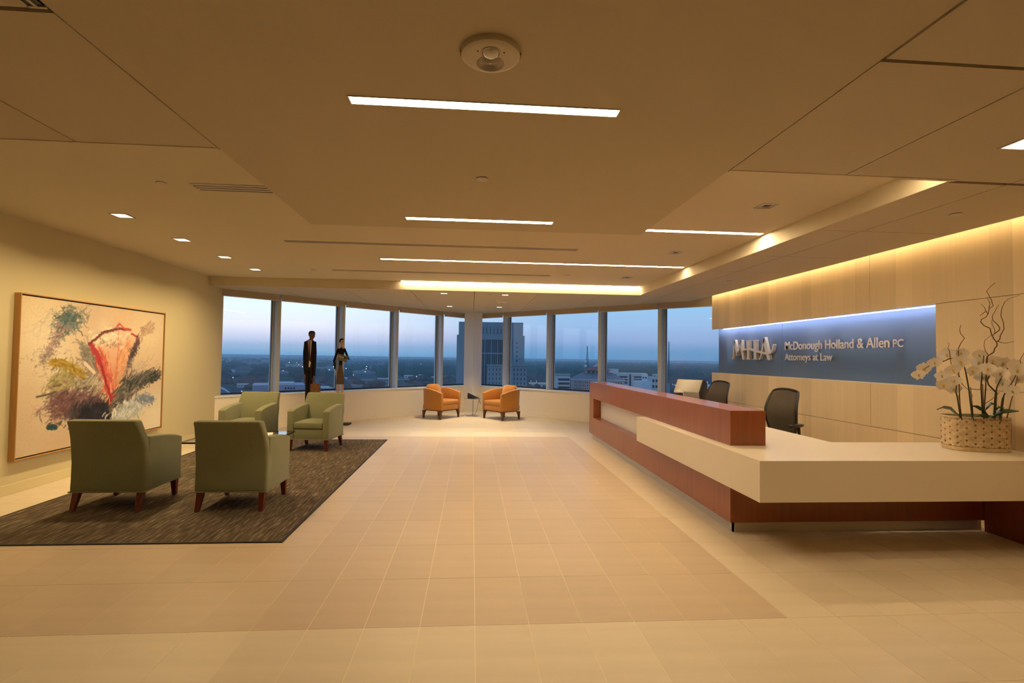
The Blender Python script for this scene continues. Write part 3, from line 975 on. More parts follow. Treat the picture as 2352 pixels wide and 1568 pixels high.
# ------------------------------------------------------------------ painting
PT = [5.86, 8.40, .375, 2.085]    # canvas y0 y1 z0 z1
pnt = thing('painting', 'large abstract painting with a red kite shape in a thin oak frame', 'painting', (XL, 0, 0))
def paint():
    rng = np.random.default_rng(5)
    Wd, Hd = 330, 225
    img = np.empty((Hd, Wd, 3))
    img[:] = (0.74, 0.60, 0.43)
    yy, xx = np.mgrid[0:Hd, 0:Wd]
    U, V = xx / Wd, yy / Hd
    # warmer, paler washes
    for _ in range(60):
        cx, cy, r = rng.random(), rng.random(), rng.uniform(.06, .2)
        w_ = np.exp(-(((U - cx) * 1.4) ** 2 + (V - cy) ** 2) / r ** 2)[..., None] * rng.uniform(.3, .7)
        c = np.array([(.84, .72, .50), (.76, .55, .38), (.90, .84, .70), (.66, .52, .40), (.88, .76, .52)][rng.integers(5)])
        img[:] = img * (1 - w_) + c * w_
    w_ = np.clip((U - .6) * 2.5, 0, 1) * np.clip((.3 - V) * 4, 0, 1)
    img[:] = img * (1 - w_[..., None]) + np.array((.92, .86, .74)) * w_[..., None]
    def dab(u, v, r, c, a):
        x, y, R = u * Wd, v * Hd, max(r * Wd, .7)
        x0, x1, y0, y1 = int(max(0, x - R - 2)), int(min(Wd, x + R + 3)), int(max(0, y - R - 2)), int(min(Hd, y + R + 3))
        if x1 <= x0 or y1 <= y0:
            return
        d = np.sqrt((xx[y0:y1, x0:x1] - x) ** 2 + (yy[y0:y1, x0:x1] - y) ** 2)
        k = np.clip(R + .5 - d, 0, 1)[..., None] * a
        img[y0:y1, x0:x1] = img[y0:y1, x0:x1] * (1 - k) + np.array(c) * k
    def line(pts, r, c, a=.9, jit=0.0, var=.15):
        c = np.array(c) * (1 + rng.uniform(-var, var))
        for (u0, v0), (u1, v1) in zip(pts[:-1], pts[1:]):
            n = max(2, int(math.hypot((u1 - u0) * Wd, (v1 - v0) * Hd) / .8))
            for i in range(n):
                s = i / n
                dab(u0 + (u1 - u0) * s + rng.normal(0, jit), v0 + (v1 - v0) * s + rng.normal(0, jit), r, c, a)
    def along(pts, s):
        L = [math.hypot(b[0] - a[0], b[1] - a[1]) for a, b in zip(pts[:-1], pts[1:])]
        d = s * sum(L)
        for (a, b), l in zip(zip(pts[:-1], pts[1:]), L):
            if d <= l:
                q_ = d / max(l, 1e-6)
                return a[0] + (b[0] - a[0]) * q_, a[1] + (b[1] - a[1]) * q_
            d -= l
        return pts[-1]
    def scrub(pts, spread, n, ln, ang, cols, r=.004, a=.6, curl=.5):
        for _ in range(int(n * 2.2)):
            u, v = along(pts, rng.random())
            u += rng.normal(0, spread[0]); v += rng.normal(0, spread[1])
            th = ang + rng.normal(0, .45) + (PI if rng.random() < .5 else 0)
            l = ln * rng.uniform(.25, .8)
            p = []
            for i in range(5):
                p.append((u, v))
                u += math.cos(th) * l / 4; v += math.sin(th) * l / 4 * 1.46
                th += rng.normal(0, curl) * .6
            line(p, r * rng.uniform(.35, 1.2), cols[rng.integers(len(cols))], a * rng.uniform(.45, 1.0), 0.0012, .3)
    def fill(poly, c0, c1, v0, v1, a=.85):
        inside = np.zeros((Hd, Wd), bool)
        n = len(poly)
        for i in range(n):
            (x1, y1), (x2, y2) = poly[i], poly[(i + 1) % n]
            cond = ((y1 > V) != (y2 > V)) & (U < (x2 - x1) * (V - y1) / (y2 - y1 + 1e-9) + x1)
            inside ^= cond
        k = np.clip((V - v0) / (v1 - v0), 0, 1)[..., None]
        c = np.array(c0) * (1 - k) + np.array(c1) * k
        m_ = inside[..., None] * a * (0.85 + .15 * rng.random((Hd, Wd, 1)))
        img[:] = img * (1 - m_) + c * m_
    DK = [(.045, .04, .05), (.06, .05, .05), (.09, .08, .08)]
    GY = [(.22, .20, .17), (.30, .27, .22), (.42, .37, .30), (.16, .15, .14)]
    # grey swirls top left, teal scribble, trailing scrawl
    scrub([(.1, .8), (.3, .93)], (.05, .04), 40, .12, .3, [(.62, .56, .47), (.55, .52, .47)], .002, .45, 1.4)
    scrub([(.28, .93), (.26, .86), (.22, .82)], (.035, .03), 170, .07, .35, [(.05, .13, .14), (.07, .10, .12), (.25, .27, .29), (.10, .20, .20)], .0028, .7, 1.2)
    scrub([(.219, .827), (.189, .765), (.172, .697), (.137, .637), (.114, .594)], (.014, .02), 120, .04, .2, [(.30, .22, .22), (.12, .13, .15), (.42, .26, .28), (.5, .36, .36)], .0022, .6, 1.5)
    scrub([(.1, .6), (.2, .6)], (.06, .06), 40, .03, 1., [(.5, .4, .33), (.3, .25, .2)], .0018, .5, 1.5)
    # olive, mustard and greys left of the kite
    scrub([(.27, .437), (.37, .397), (.459, .456)], (.05, .07), 420, .06, .6, GY + [(.55, .48, .36), (.62, .54, .42)], .0035, .45)
    scrub([(.282, .498), (.23, .448), (.18, .399)], (.03, .04), 120, .06, .7, [(.38, .32, .10), (.30, .26, .10), (.5, .44, .24)], .004, .5)
    scrub([(.362, .67), (.423, .606), (.44, .556)], (.025, .035), 170, .06, -.6, GY, .004, .55)
    line([(.166, .585), (.227, .575), (.295, .535), (.36, .478)], .014, (.52, .34, .04), .8, .002)
    scrub([(.166, .578), (.227, .569), (.295, .533), (.36, .478)], (.012, .014), 60, .05, -.3, [(.55, .38, .06), (.4, .26, .03), (.25, .18, .05)], .0035, .7, .2)
    line([(.365, .574), (.434, .499)], .008, (.85, .68, .58), .9)
    line([(.091, .361), (.144, .37), (.2, .385)], .004, (.08, .07, .05), .8)
    # purple and black mass
    scrub([(.183, .295), (.288, .288), (.388, .267), (.441, .26)], (.035, .045), 420, .07, .35, [(.16, .07, .08), (.11, .06, .07), (.22, .12, .12), (.30, .18, .18)], .005, .6)
    scrub([(.332, .211), (.443, .185), (.522, .198), (.58, .17)], (.045, .04), 380, .06, .9, DK + [(.05, .06, .10), (.10, .05, .05)], .005, .7)
    scrub([(.40, .20), (.50, .21), (.56, .17)], (.03, .025), 260, .05, .9, [(.02, .018, .025), (.03, .03, .05)], .006, .8)
    scrub([(.1, .3), (.2, .22)], (.03, .03), 30, .05, .2, [(.4, .3, .35), (.6, .35, .28)], .002, .5)
    line([(.162, .157), (.206, .145)], .011, (.03, .10, .11), .9, .003)
    # kite
    kite = [(.39, .711), (.488, .807), (.603, .858), (.703, .839), (.771, .779), (.719, .622), (.652, .417), (.612, .289), (.588, .214), (.524, .401), (.462, .605), (.429, .671)]
    fill(kite, (.70, .17, .07), (.84, .60, .42), .30, .80, .95)
    scrub([(.46, .64), (.52, .45), (.56, .33)], (.018, .03), 130, .06, -1.1, [(.62, .09, .06), (.72, .20, .12), (.66, .13, .09)], .005, .5, .2)
    scrub([(.66, .7), (.64, .5), (.61, .33)], (.03, .04), 90, .07, 1.2, [(.80, .40, .20), (.80, .46, .26), (.74, .26, .12)], .006, .3, .2)
    scrub([(.45, .74), (.60, .79)], (.05, .03), 60, .05, .3, [(.86, .74, .58), (.88, .78, .64)], .006, .5)
    scrub([(.466, .739), (.58, .70)], (.04, .015), 24, .02, 1., [(.35, .25, .2)], .0016, .6)
    line([(.39, .711), (.43, .67), (.462, .605), (.524, .401), (.588, .214)], .006, (.36, .03, .04), .9, .003)
    line([(.40, .70), (.445, .63), (.47, .56)], .010, (.50, .05, .06), .6, .006)
    line([(.771, .779), (.719, .622), (.652, .417), (.600, .235)], .0045, (.16, .05, .05), .8, .003)
    line([(.39, .711), (.488, .803), (.595, .838), (.693, .838)], .006, (.24, .05, .05), .8, .003)
    line([(.704, .803), (.771, .779), (.719, .622)], .005, (.45, .05, .06), .8, .003)
    line([(.594, .872), (.598, .727), (.6, .674), (.593, .465), (.590, .23)], .0025, (.60, .12, .08), .7, .001)
    line([(.58, .85), (.605, .88), (.639, .843), (.70, .834)], .004, (.62, .08, .07), .8, .002)
    scrub([(.767, .76), (.718, .64), (.698, .549)], (.01, .015), 90, .04, -1.3, DK + [(.2, .1, .12)], .004, .6)
    scrub([(.80, .81), (.849, .859), (.88, .88)], (.014, .014), 60, .05, .7, [(.60, .44, .32), (.54, .38, .28)], .006, .5, .1)
    # right black plume, blue scumble
    scrub([(.62, .24), (.655, .34), (.72, .40)], (.022, .04), 240, .10, .9, DK + GY, .0045, .55, .2)
    scrub([(.72, .40), (.82, .435), (.93, .45)], (.03, .022), 240, .07, .35, [(.03, .035, .03), (.05, .06, .05), (.10, .10, .09)], .005, .65, .3)
    scrub([(.68, .5), (.85, .52)], (.05, .05), 70, .08, .7, [(.55, .46, .38), (.42, .36, .32)], .0025, .4, .2)
    scrub([(.65, .14), (.72, .19), (.76, .24)], (.05, .03), 170, .05, .8, [(.60, .64, .64), (.42, .48, .52), (.74, .76, .74)], .006, .5)
    scrub([(.80, .27), (.87, .259), (.911, .234)], (.022, .018), 90, .04, -.5, [(.16, .22, .34), (.28, .33, .42)], .004, .6)
    line([(.588, .214), (.60, .18)], .006, (.86, .82, .76), .8)
    # a little drag of the wet paint
    sm = (img + np.roll(img, 1, 1) + np.roll(img, 1, 0) + np.roll(img, -1, 1)) / 4
    img = img * .6 + sm * .4
    img *= 1 + rng.normal(0, .035, (Hd, Wd, 1))
    return Wd, Hd, np.clip(img * .9, 0, 1)
Wd, Hd, img = paint()
me = bpy.data.meshes.new('canvas')
gx = np.arange(Wd + 1) / Wd * (PT[1] - PT[0]) + PT[0]
gz = np.arange(Hd + 1) / Hd * (PT[3] - PT[2]) + PT[2]
co = np.zeros(((Wd + 1) * (Hd + 1), 3))
co[:, 0] = .055
co[:, 1] = np.tile(gx, Hd + 1)
co[:, 2] = np.repeat(gz, Wd + 1)
ii = (np.arange(Hd)[:, None] * (Wd + 1) + np.arange(Wd)[None, :]).ravel()
quads = np.stack([ii, ii + 1, ii + Wd + 2, ii + Wd + 1], 1)
me.vertices.add(len(co)); me.vertices.foreach_set('co', co.ravel())
me.loops.add(quads.size); me.loops.foreach_set('vertex_index', quads.ravel().astype(np.int32))
me.polygons.add(len(quads)); me.polygons.foreach_set('loop_start', np.arange(0, quads.size, 4, dtype=np.int32))
me.update(calc_edges=True)
at = me.color_attributes.new('paint', 'FLOAT_COLOR', 'CORNER')
cols = np.ones((len(quads), 4, 4), np.float32)
cols[:, :, :3] = img.reshape(-1, 1, 3)
at.data.foreach_set('color', cols.ravel())
pm = mat('oil_paint', (1, 1, 1, 1), 0.5, spec=.3)
an = pm.node_tree.nodes.new('ShaderNodeVertexColor')
an.layer_name = 'paint'
pm.node_tree.links.new(an.outputs[0], pm.node_tree.nodes['Principled BSDF'].inputs['Base Color'])
me.materials.append(pm)
link('canvas', me, pnt)
MB().box(.004, .05, PT[0] - .01, PT[1] + .01, PT[2] - .01, PT[3] + .01).build('stretcher', M['blackedge'], pnt)
f0, f1, f2, f3 = PT[0] - .026, PT[1] + .026, PT[2] - .026, PT[3] + .026
for a, b_, c, d in ((f0, f0 + .012, f2, f3), (f1 - .012, f1, f2, f3), (f0 + .012, f1 - .012, f2, f2 + .012), (f0 + .012, f1 - .012, f3 - .012, f3)):
    MB().box(.002, .068, a, b_, c, d).build('frame_rail', M['oak'], pnt, bevel=.0015, seg=1)

# ------------------------------------------------------------------ mustard tub chairs by the corner column
def tub_chair(label, loc, rz):
    t = thing('tub_chair', label, 'armchair', loc, rz, 'mustard tub chairs by the corner column')
    om = M['orange']
    n = 26
    def outline(k, ins):      # U-shaped plan from the near-left front round the back; front is -y
        s = k / (n - 1)
        hw, r = .40 - ins, .40 - ins
        a = .36          # straight share of each side
        if s < a:
            return (-hw, -.375 + (s / a) * .40)
        if s > 1 - a:
            return (hw, -.375 + ((1 - s) / a) * .40)
        q_ = (s - a) / (1 - 2 * a) * PI
        return (-hw * math.cos(q_), .025 + (.345 - ins) * math.sin(q_) ** .9)
    def top(k):
        s = abs(k / (n - 1) - .5) * 2      # 1 at the fronts, 0 at the back
        return .625 + .115 * (1 - s ** 1.6)
    rs = []
    for k in range(n):
        zo = top(k)
        xo, yo = outline(k, 0)
        xi, yi = outline(k, .085)
        if k in (0, n - 1):
            yo = yi = -.375
        tp = .955      # tapers a little towards the floor
        rs.append([(xo * tp, yo * tp if k not in (0, n - 1) else yo, .215), (xo, yo, zo - .015), (xo * .985, yo * .985 if k not in (0, n - 1) else yo, zo), (xi * 1.02, yi, zo), (xi, yi, zo - .015), (xi * .97, yi, .215)])
    MB().rings(rs).build('shell', om, t, bevel=.006, seg=1, angle=50)
    MB().box(-.31, .31, -.365, .25, .215, .335).build('seat_rail', om, t, bevel=.008)
    q = MB()
    q.rings([[(x * k, y * k - .03 * 0, z) for x, y in [(-.31, -.37), (.31, -.37), (.31, .1), (.2, .25), (0, .30), (-.2, .25), (-.31, .1)]] for z, k in [(.338, .96), (.36, 1.0), (.42, 1.0), (.448, .95), (.458, .8)]])
    q.build('seat_cushion', om, t, smooth=True, angle=60)
    q = MB()
    rs = []
    for z, k, yy in [(.45, .7, .14), (.50, .95, .15), (.60, 1.0, .165), (.72, .98, .185), (.79, .9, .20), (.815, .7, .205)]:
        rs.append([(x * k, yy + y * (k ** 1.5), z) for x, y in [(-.235, -.02), (-.2, -.075), (0, -.095), (.2, -.075), (.235, -.02), (.21, .06), (0, .085), (-.21, .06)]])
    q.rings(rs)
    pil = q.build('back_pillow', om, t, smooth=True, angle=70)
    # wooden base rail and legs
    q = MB()
    rs = [[(outline(k, .03)[0] * .96, outline(k, .03)[1] * .96, z) for k in range(n)] for z in (.192, .216)]
    q.rings(rs)
    q.build('base_rail', M['walnut'], t)
    for x, y in [(-.355, -.33), (.355, -.33), (-.29, .24), (.29, .24)]:
        sx, sy = (1 if x > 0 else -1), (1 if y > 0 else -1)
        q = MB()
        rs = []
        for z, ix, r in [(.196, .045, .052), (.175, .022, .036), (.13, .004, .026), (.06, -.003, .021), (0, -.004, .018)]:
            cx, cy = x - sx * ix * .5, y - sy * ix * .5
            rs.append([(cx + a * r, cy + b_ * r, z) for a, b_ in ((-1, -1), (1, -1), (1, 1), (-1, 1))])
        q.rings(rs).build('leg', M['walnut'], t, bevel=.002, seg=1)
    return t
tc_ = tub_chair('mustard tub armchair on the sculptures\' side of the telephone table', (-.80, 13.10, 0), math.radians(55))
tc_['label'] = 'mustard tub armchair between the telephone table and the sculptures'
dup(tc_, (.80, 12.92, 0), math.radians(-54.5), 'mustard tub armchair between the telephone table and the reception desk')

# ------------------------------------------------------------------ side table with telephone
st = thing('side_table', 'small round glass table on a thin steel post between the mustard chairs', 'table', (0.04, 13.42, 0))
MB().lathe([(.22, .445), (.225, .450), (.22, .455)], 36).build('glass_top', M['glass_table'], st, smooth=True)
MB().lathe([(.2245, .446), (.227, .446), (.227, .454), (.2245, .454)], 36).build('glass_edge', M['steel'], st)
MB().tube([(0, 0, .01), (0, 0, .444)], .013, 12).build('post', M['steel'], st, smooth=True)
MB().lathe([(.005, 0), (.17, 0), (.17, .006), (.03, .012), (.015, .02), (.005, .02)], 32).build('foot_plate', M['steel'], st, smooth=True)
ph = thing('telephone', 'black desk telephone with a coiled cord on the small glass table', 'telephone', (0.03, 13.36, .455), math.radians(62))
navy = mat('telephone_plastic', (0.018, 0.022, 0.035, 1), 0.25)
MB().prism([(-.105, 0), (.105, 0), (.105, .09), (.08, .10), (-.10, .025)], -.09, .09, 'x').build('base', navy, ph, bevel=.006)
MB().box(-.02, .085, .06, .11, .085, .135).build('display', navy, ph, bevel=.005).rotation_euler = (-.4, 0, 0)
q = MB()
q.tube([(-.06, -.10, .045), (-.06, -.04, .075), (-.06, .05, .112), (-.06, .10, .125)], [.019, .014, .014, .019], 10)
q.blob((-.06, -.095, .04), (.026, .026, .022)); q.blob((-.06, .095, .118), (.026, .026, .022))
q.build('handset', M['black'], ph, smooth=True)
q = MB()
hp = []
for i in range(160):
    s = i / 159
    b0 = (-.06 - .05 * math.sin(s * PI), -.11 - .16 * min(1, s * 1.6) - .03 * math.sin(s * 6), .04 - .03 * s - max(0, s - .45) * .22 + .0)
    hp.append((b0[0] + .008 * math.cos(i * 1.3), b0[1], b0[2] + .008 * math.sin(i * 1.3)))
q.tube(hp, .0035, 5)
q.build('coiled_cord', M['black'], ph, smooth=True)
for i in range(12):
    pass
keys = MB()
for i in range(3):
    for j in range(4):
        y = -.06 + j * .03
        z = .025 + (y + .10) * .417 + .001
        keys.box(-.01 + i * .026, .008 + i * .026, y, y + .018, z, z + .008)
o = keys.build('keys', M['black'], ph); o['kind'] = 'stuff'
cb_ = MB()
cb_.tube([(.10, 13.44, .50), (.15, 13.45, .53), (.19, 13.46, .50), (.185, 13.47, .44), (.17, 13.48, .30), (.14, 13.50, .14), (.09, 13.55, .03), (.03, 13.6, .008), (-.08, 13.55, .006), (-.16, 13.5, .02), (-.22, 13.46, .006), (-.28, 13.44, .006)], .004, 6)
tag(cb_.build('telephone_cable', mat('cable', (.10, .07, .05, 1), .5), smooth=True), 'thin cable dropping from the glass side table to the floor', 'cable')

# ------------------------------------------------------------------ sculptures
def skinned(name, nodes, edges, m, parent, sub=2):
    me = bpy.data.meshes.new(name)
    me.from_pydata([n_[0] for n_ in nodes], edges, [])
    o = bpy.data.objects.new(name, me)
    COL.objects.link(o)
    mo = o.modifiers.new('s', 'SKIN')
    mo.use_smooth_shade = True
    for i, n_ in enumerate(nodes):
        sv = me.skin_vertices[0].data[i]
        sv.radius = n_[1] if isinstance(n_[1], tuple) else (n_[1], n_[1])
        sv.use_root = (i == 0)
    ms = o.modifiers.new('u', 'SUBSURF')
    ms.levels = ms.render_levels = sub
    dg = bpy.context.evaluated_depsgraph_get()
    dg.update()
    nm = bpy.data.meshes.new_from_object(o.evaluated_get(dg))
    nm.name = name
    nm.materials.clear()
    nm.materials.append(m)
    for p in nm.polygons:
        p.use_smooth = True
    bpy.data.objects.remove(o)
    return link(name, nm, parent)

def hand_nodes(nodes, edges, wi, c, d, s=1.0, curl=0.0, side=1):
    """palm and five fingers hanging from wrist node wi; d = direction the fingers point"""
    d = Vector(d).normalized()
    a = d.cross(Vector((0, 1, 0)))
    a = a.normalized() if a.length > .1 else Vector((1, 0, 0))
    f = d.cross(a).normalized()
    c = Vector(c)
    palm = len(nodes)
    nodes.append((tuple(c + d * .035 * s), (.020 * s, .012 * s)))
    edges.append((wi, palm))
    nodes.append((tuple(c + d * .065 * s), (.021 * s, .011 * s)))
    edges.append((palm, palm + 1))
    for k, (o_, l) in enumerate([(-.018, .062), (-.006, .074), (.006, .070), (.017, .054)]):
        i = len(nodes)
        nodes.append((tuple(c + d * .078 * s + a * o_ * s), .0058 * s))
        nodes.append((tuple(c + d * (.078 + l * .5) * s + a * o_ * 1.2 * s + f * curl * .012 * s), .0052 * s))
        nodes.append((tuple(c + d * (.078 + l * (1 - .35 * curl)) * s + a * o_ * 1.2 * s + f * curl * .035 * s), .0042 * s))
        edges += [(palm + 1, i), (i, i + 1), (i + 1, i + 2)]
    i = len(nodes)
    nodes.append((tuple(c + d * .045 * s + a * side * .030 * s), .0068 * s))
    nodes.append((tuple(c + d * .075 * s + a * side * .038 * s + f * .01 * s), .0055 * s))
    edges += [(palm, i), (i, i + 1)]

def face(parent, c, w_, h_, turn, skin, lip):
    """eyes, brows, ears, nose and mouth on a head centred at c, looking towards local -y turned by `turn`"""
    R = Matrix.Rotation(turn, 4, 'Z')
    T = Matrix.Translation(c) @ R
    q = MB(); q.M = T
    q.blob((0, -h_ * .40, -.02 * h_), (.014 * h_ / .1, .022 * h_ / .1, .03 * h_ / .1), 8, 6)
    q.build('nose', skin, parent, smooth=True)
    q = MB(); q.M = T
    for s in (-1, 1):
        q.blob((s * w_ * .98, .02 * h_, -.02 * h_), (.12 * w_, .2 * w_, .3 * w_), 8, 6)
    q.build('ears', skin, parent, smooth=True)
    q = MB(); q.M = T
    for s in (-1, 1):
        q.blob((s * w_ * .42, -h_ * .385, .10 * h_), (.16 * w_, .08 * w_, .09 * w_), 8, 6)
    q.build('eyes', M['black'], parent, smooth=True)
    q = MB(); q.M = T
    q.blob((0, -h_ * .37, -.42 * h_), (.30 * w_, .10 * w_, .07 * w_), 8, 6)
    q.build('mouth', lip, parent, smooth=True)

paint_black = mat('painted_black', (0.007, 0.005, 0.006, 1), 0.65, spec=.2, var=.3, scale=(30, 30, 30))
paint_brownskin = mat('painted_brown', (0.12, 0.035, 0.022, 1), 0.5, var=.15, scale=(30, 30, 30))
paint_hand = mat('painted_tan', (0.42, 0.17, 0.10, 1), 0.5, var=.1, scale=(30, 30, 30))
paint_fair = mat('painted_fair', (0.58, 0.33, 0.21, 1), 0.5, var=.1, scale=(30, 30, 30))
paint_skirt = mat('painted_brown_skirt', (0.10, 0.055, 0.022, 1), 0.7, var=.25, scale=(60, 60, 60))
paint_bag = mat('painted_bag', (0.15, 0.065, 0.022, 1), 0.55, var=.6, scale=(35, 35, 12))
paint_shirt = mat('painted_shirt', (0.62, 0.52, 0.42, 1), 0.6)
paint_tie = mat('painted_tie', (0.06, 0.012, 0.016, 1), 0.5)
paint_folder = mat('painted_folder', (0.13, 0.15, 0.11, 1), 0.6)
paint_lip = mat('painted_lip', (0.25, 0.05, 0.04, 1), 0.5)

man = thing('man_sculpture', 'tall thin painted sculpture of a man in dark suit holding a briefcase', 'sculpture', (-3.335, 11.10, 0))
MB().box(-.20, .24, -.14, .14, 0, .03).build('base_plate', M['blackedge'], man)
nodes = [((-.015, 0, 1.32), (.062, .045)), ((-.018, 0, 1.50), (.066, .045)), ((-.018, 0, 1.72), (.075, .042)), ((-.012, 0, 1.785), (.06, .036)), ((0.005, -.004, 1.82), (.028, .028)), ((.016, -.012, 1.86), (.045, .05)), ((.020, -.012, 1.915), (.060, .066)), ((.020, -.008, 1.965), (.052, .060)),
         ((-.10, 0, 1.765), (.03, .03)), ((-.118, .0, 1.55), (.024, .024)), ((-.112, -.012, 1.32), (.021, .021)), ((-.088, -.02, 1.09), (.016, .013)),
         ((.072, 0, 1.765), (.03, .03)), ((.088, .0, 1.55), (.024, .024)), ((.088, -.01, 1.32), (.021, .021)), ((.088, -.02, 1.06), (.016, .013)),
         ((-.055, 0, 1.20), (.036, .036)), ((-.052, 0, .72), (.028, .028)), ((-.052, 0, .10), (.021, .021)), ((-.045, -.075, .05), (.024, .018)),
         ((.022, 0, 1.20), (.036, .036)), ((.018, 0, .72), (.028, .028)), ((.02, 0, .10), (.021, .021)), ((.035, -.075, .05), (.024, .018))]
edges = [(0, 1), (1, 2), (2, 3), (3, 4), (4, 5), (5, 6), (6, 7), (3, 8), (8, 9), (9, 10), (10, 11), (3, 12), (12, 13), (13, 14), (14, 15), (0, 16), (16, 17), (17, 18), (18, 19), (0, 20), (20, 21), (21, 22), (22, 23)]
hand_nodes(nodes, edges, 11, (-.088, -.02, 1.09), (.06, -.05, -1), 1.15, .2, 1)
hand_nodes(nodes, edges, 15, (.088, -.02, 1.06), (-.02, -.03, -1), 1.1, .9, -1)
skinned('body', nodes, edges, paint_brownskin, man)
q = MB()
q.ell([(-.018, 0, 1.17, .092, .062), (-.018, 0, 1.30, .092, .064), (-.018, 0, 1.5, .088, .062), (-.018, 0, 1.70, .096, .06), (-.015, 0, 1.775, .09, .052), (-.008, 0, 1.81, .048, .040)], 18)
q.build('jacket', paint_black, man, smooth=True)
for s, p in ((-1, [(-.10, 0, 1.775), (-.122, 0, 1.55), (-.115, -.012, 1.32), (-.091, -.02, 1.10)]), (1, [(.073, 0, 1.775), (.091, 0, 1.55), (.091, -.01, 1.32), (.09, -.02, 1.07)])):
    MB().tube(p, [.034, .031, .028, .024], 12).build('sleeve', paint_black, man, smooth=True)
for x0, x1, x2 in ((-.055, -.052, -.052), (.022, .018, .02)):
    MB().tube([(x0, 0, 1.26), (x0, 0, 1.15), (x1, 0, .72), (x2, 0, .09)], [.042, .043, .037, .034], 12).build('trouser_leg', paint_black, man, smooth=True)
for x in (-.048, .03):
    MB().blob((x, -.045, .055), (.034, .085, .03), 12, 8).build('shoe', M['black'], man, smooth=True)
MB().prism([(-.028, 1.80), (.034, 1.80), (.026, 1.62), (.012, 1.36), (.030, 1.345), (.012, 1.25), (-.012, 1.25), (-.008, 1.36), (-.016, 1.62)], -.071, -.052, 'y').build('shirt_front', paint_shirt, man, bevel=.002, seg=1)
MB().prism([(-.012, 1.79), (.014, 1.79), (.010, 1.765), (.020, 1.40), (.002, 1.37), (-.014, 1.40), (-.008, 1.765)], -.078, -.064, 'y').build('necktie', paint_tie, man, bevel=.002, seg=1)
q = MB(); q.M = Matrix.Translation((.020, -.006, 1.925)) @ Matrix.Rotation(.55, 4, 'Z')
q.rings([[((.066 * k) * math.cos(a), (.072 * k) * math.sin(a) + .012, z) for a in [2 * PI * i / 16 for i in range(16)]] for z, k in [(-.03, .9), (.0, 1.0), (.035, .98), (.06, .78), (.072, .45), (.075, .05)]])
hair = q.build('hair', paint_black, man, smooth=True)
q = MB(); q.M = Matrix.Translation((.020, -.012, 1.915)) @ Matrix.Rotation(.55, 4, 'Z')
q.blob((0, -.016, -.012), (.058, .062, .075), 14, 10)
q.build('face', paint_brownskin, man, smooth=True)
face(man, (.020, -.034, 1.905), .056, .12, .55, paint_brownskin, paint_lip)
bag = thing('briefcase', 'brown mottled briefcase hanging from the male sculpture\'s hand', 'briefcase', (-3.335 + .125, 11.10 - .03, .70))
bag['label'] = 'brown mottled briefcase hanging from the suited sculpture hand'
MB().box(-.095, .095, -.03, .03, 0, .21).build('case', paint_bag, bag, bevel=.006)
MB().box(-.095, .095, -.034, -.029, .10, .205).build('flap', paint_bag, bag, bevel=.002, seg=1)
MB().tube([(-.055, 0, .208), (-.05, 0, .245), (-.03, 0, .262), (-.012, 0, .245), (.0, 0, .208)], .007, 8).build('handle', paint_bag, bag, smooth=True)

wom = thing('woman_sculpture', 'tall thin painted sculpture of a woman in brown skirt holding a folder', 'sculpture', (-2.84, 11.62, 0))
MB().box(-.20, .22, -.14, .14, 0, .03).build('base_plate', M['blackedge'], wom)
nodes = [((-.01, 0, 1.26), (.036, .03)), ((-.01, 0, 1.40), (.036, .03)), ((-.005, 0, 1.56), (.055, .034)), ((0, 0, 1.655), (.045, .03)), ((.004, -.002, 1.70), (.020, .02)), ((.012, -.012, 1.745), (.032, .04)), ((.016, -.014, 1.795), (.044, .052)), ((.010, -.004, 1.84), (.042, .05)),
         ((-.062, 0, 1.645), (.022, .022)), ((-.105, .0, 1.53), (.018, .018)), ((-.15, .0, 1.375), (.017, .017)), ((-.118, -.01, 1.19), (.011, .010)),
         ((.062, 0, 1.645), (.022, .022)), ((.11, .0, 1.53), (.018, .018)), ((.158, -.01, 1.42), (.017, .017)), ((.06, -.075, 1.455), (.012, .011)),
         ((-.036, 0, 1.10), (.022, .026)), ((-.062, 0, .80), (.024, .024)), ((-.062, .01, .40), (.026, .026)), ((-.062, 0, .09), (.016, .016)), ((-.055, -.07, .05), (.02, .014)),
         ((.022, 0, 1.10), (.022, .026)), ((.045, 0, .80), (.024, .024)), ((.045, .01, .40), (.026, .026)), ((.045, 0, .09), (.016, .016)), ((.052, -.07, .05), (.02, .014))]
edges = [(0, 1), (1, 2), (2, 3), (3, 4), (4, 5), (5, 6), (6, 7), (3, 8), (8, 9), (9, 10), (10, 11), (3, 12), (12, 13), (13, 14), (14, 15), (0, 16), (16, 17), (17, 18), (18, 19), (19, 20), (0, 21), (21, 22), (22, 23), (23, 24), (24, 25)]
hand_nodes(nodes, edges, 11, (-.118, -.01, 1.19), (.16, -.05, -1), .85, .2, 1)
hand_nodes(nodes, edges, 15, (.06, -.075, 1.455), (-1, -.05, .35), .8, .4, 1)
skinned('body', nodes, edges, paint_fair, wom)
MB().ell([(-.01, 0, 1.26, .040, .036), (-.01, 0, 1.40, .040, .036), (-.006, 0, 1.50, .060, .044), (-.002, 0, 1.58, .068, .044), (0, 0, 1.64, .072, .036), (0, 0, 1.672, .045, .03)], 16).build('blouse', paint_black, wom, smooth=True)
for p in ([(-.058, 0, 1.65), (-.105, 0, 1.53), (-.152, 0, 1.375), (-.121, -.01, 1.20)], [(.058, 0, 1.65), (.11, 0, 1.53), (.16, -.01, 1.42), (.075, -.068, 1.452)]):
    MB().tube(p, [.026, .024, .023, .018], 12).build('sleeve', paint_black, wom, smooth=True)
MB().ell([(-.008, 0, .876, .088, .07), (-.008, 0, .95, .084, .068), (-.008, 0, 1.10, .068, .056), (-.01, 0, 1.23, .044, .04), (-.01, 0, 1.29, .040, .037)], 18).build('skirt', paint_skirt, wom, smooth=True)
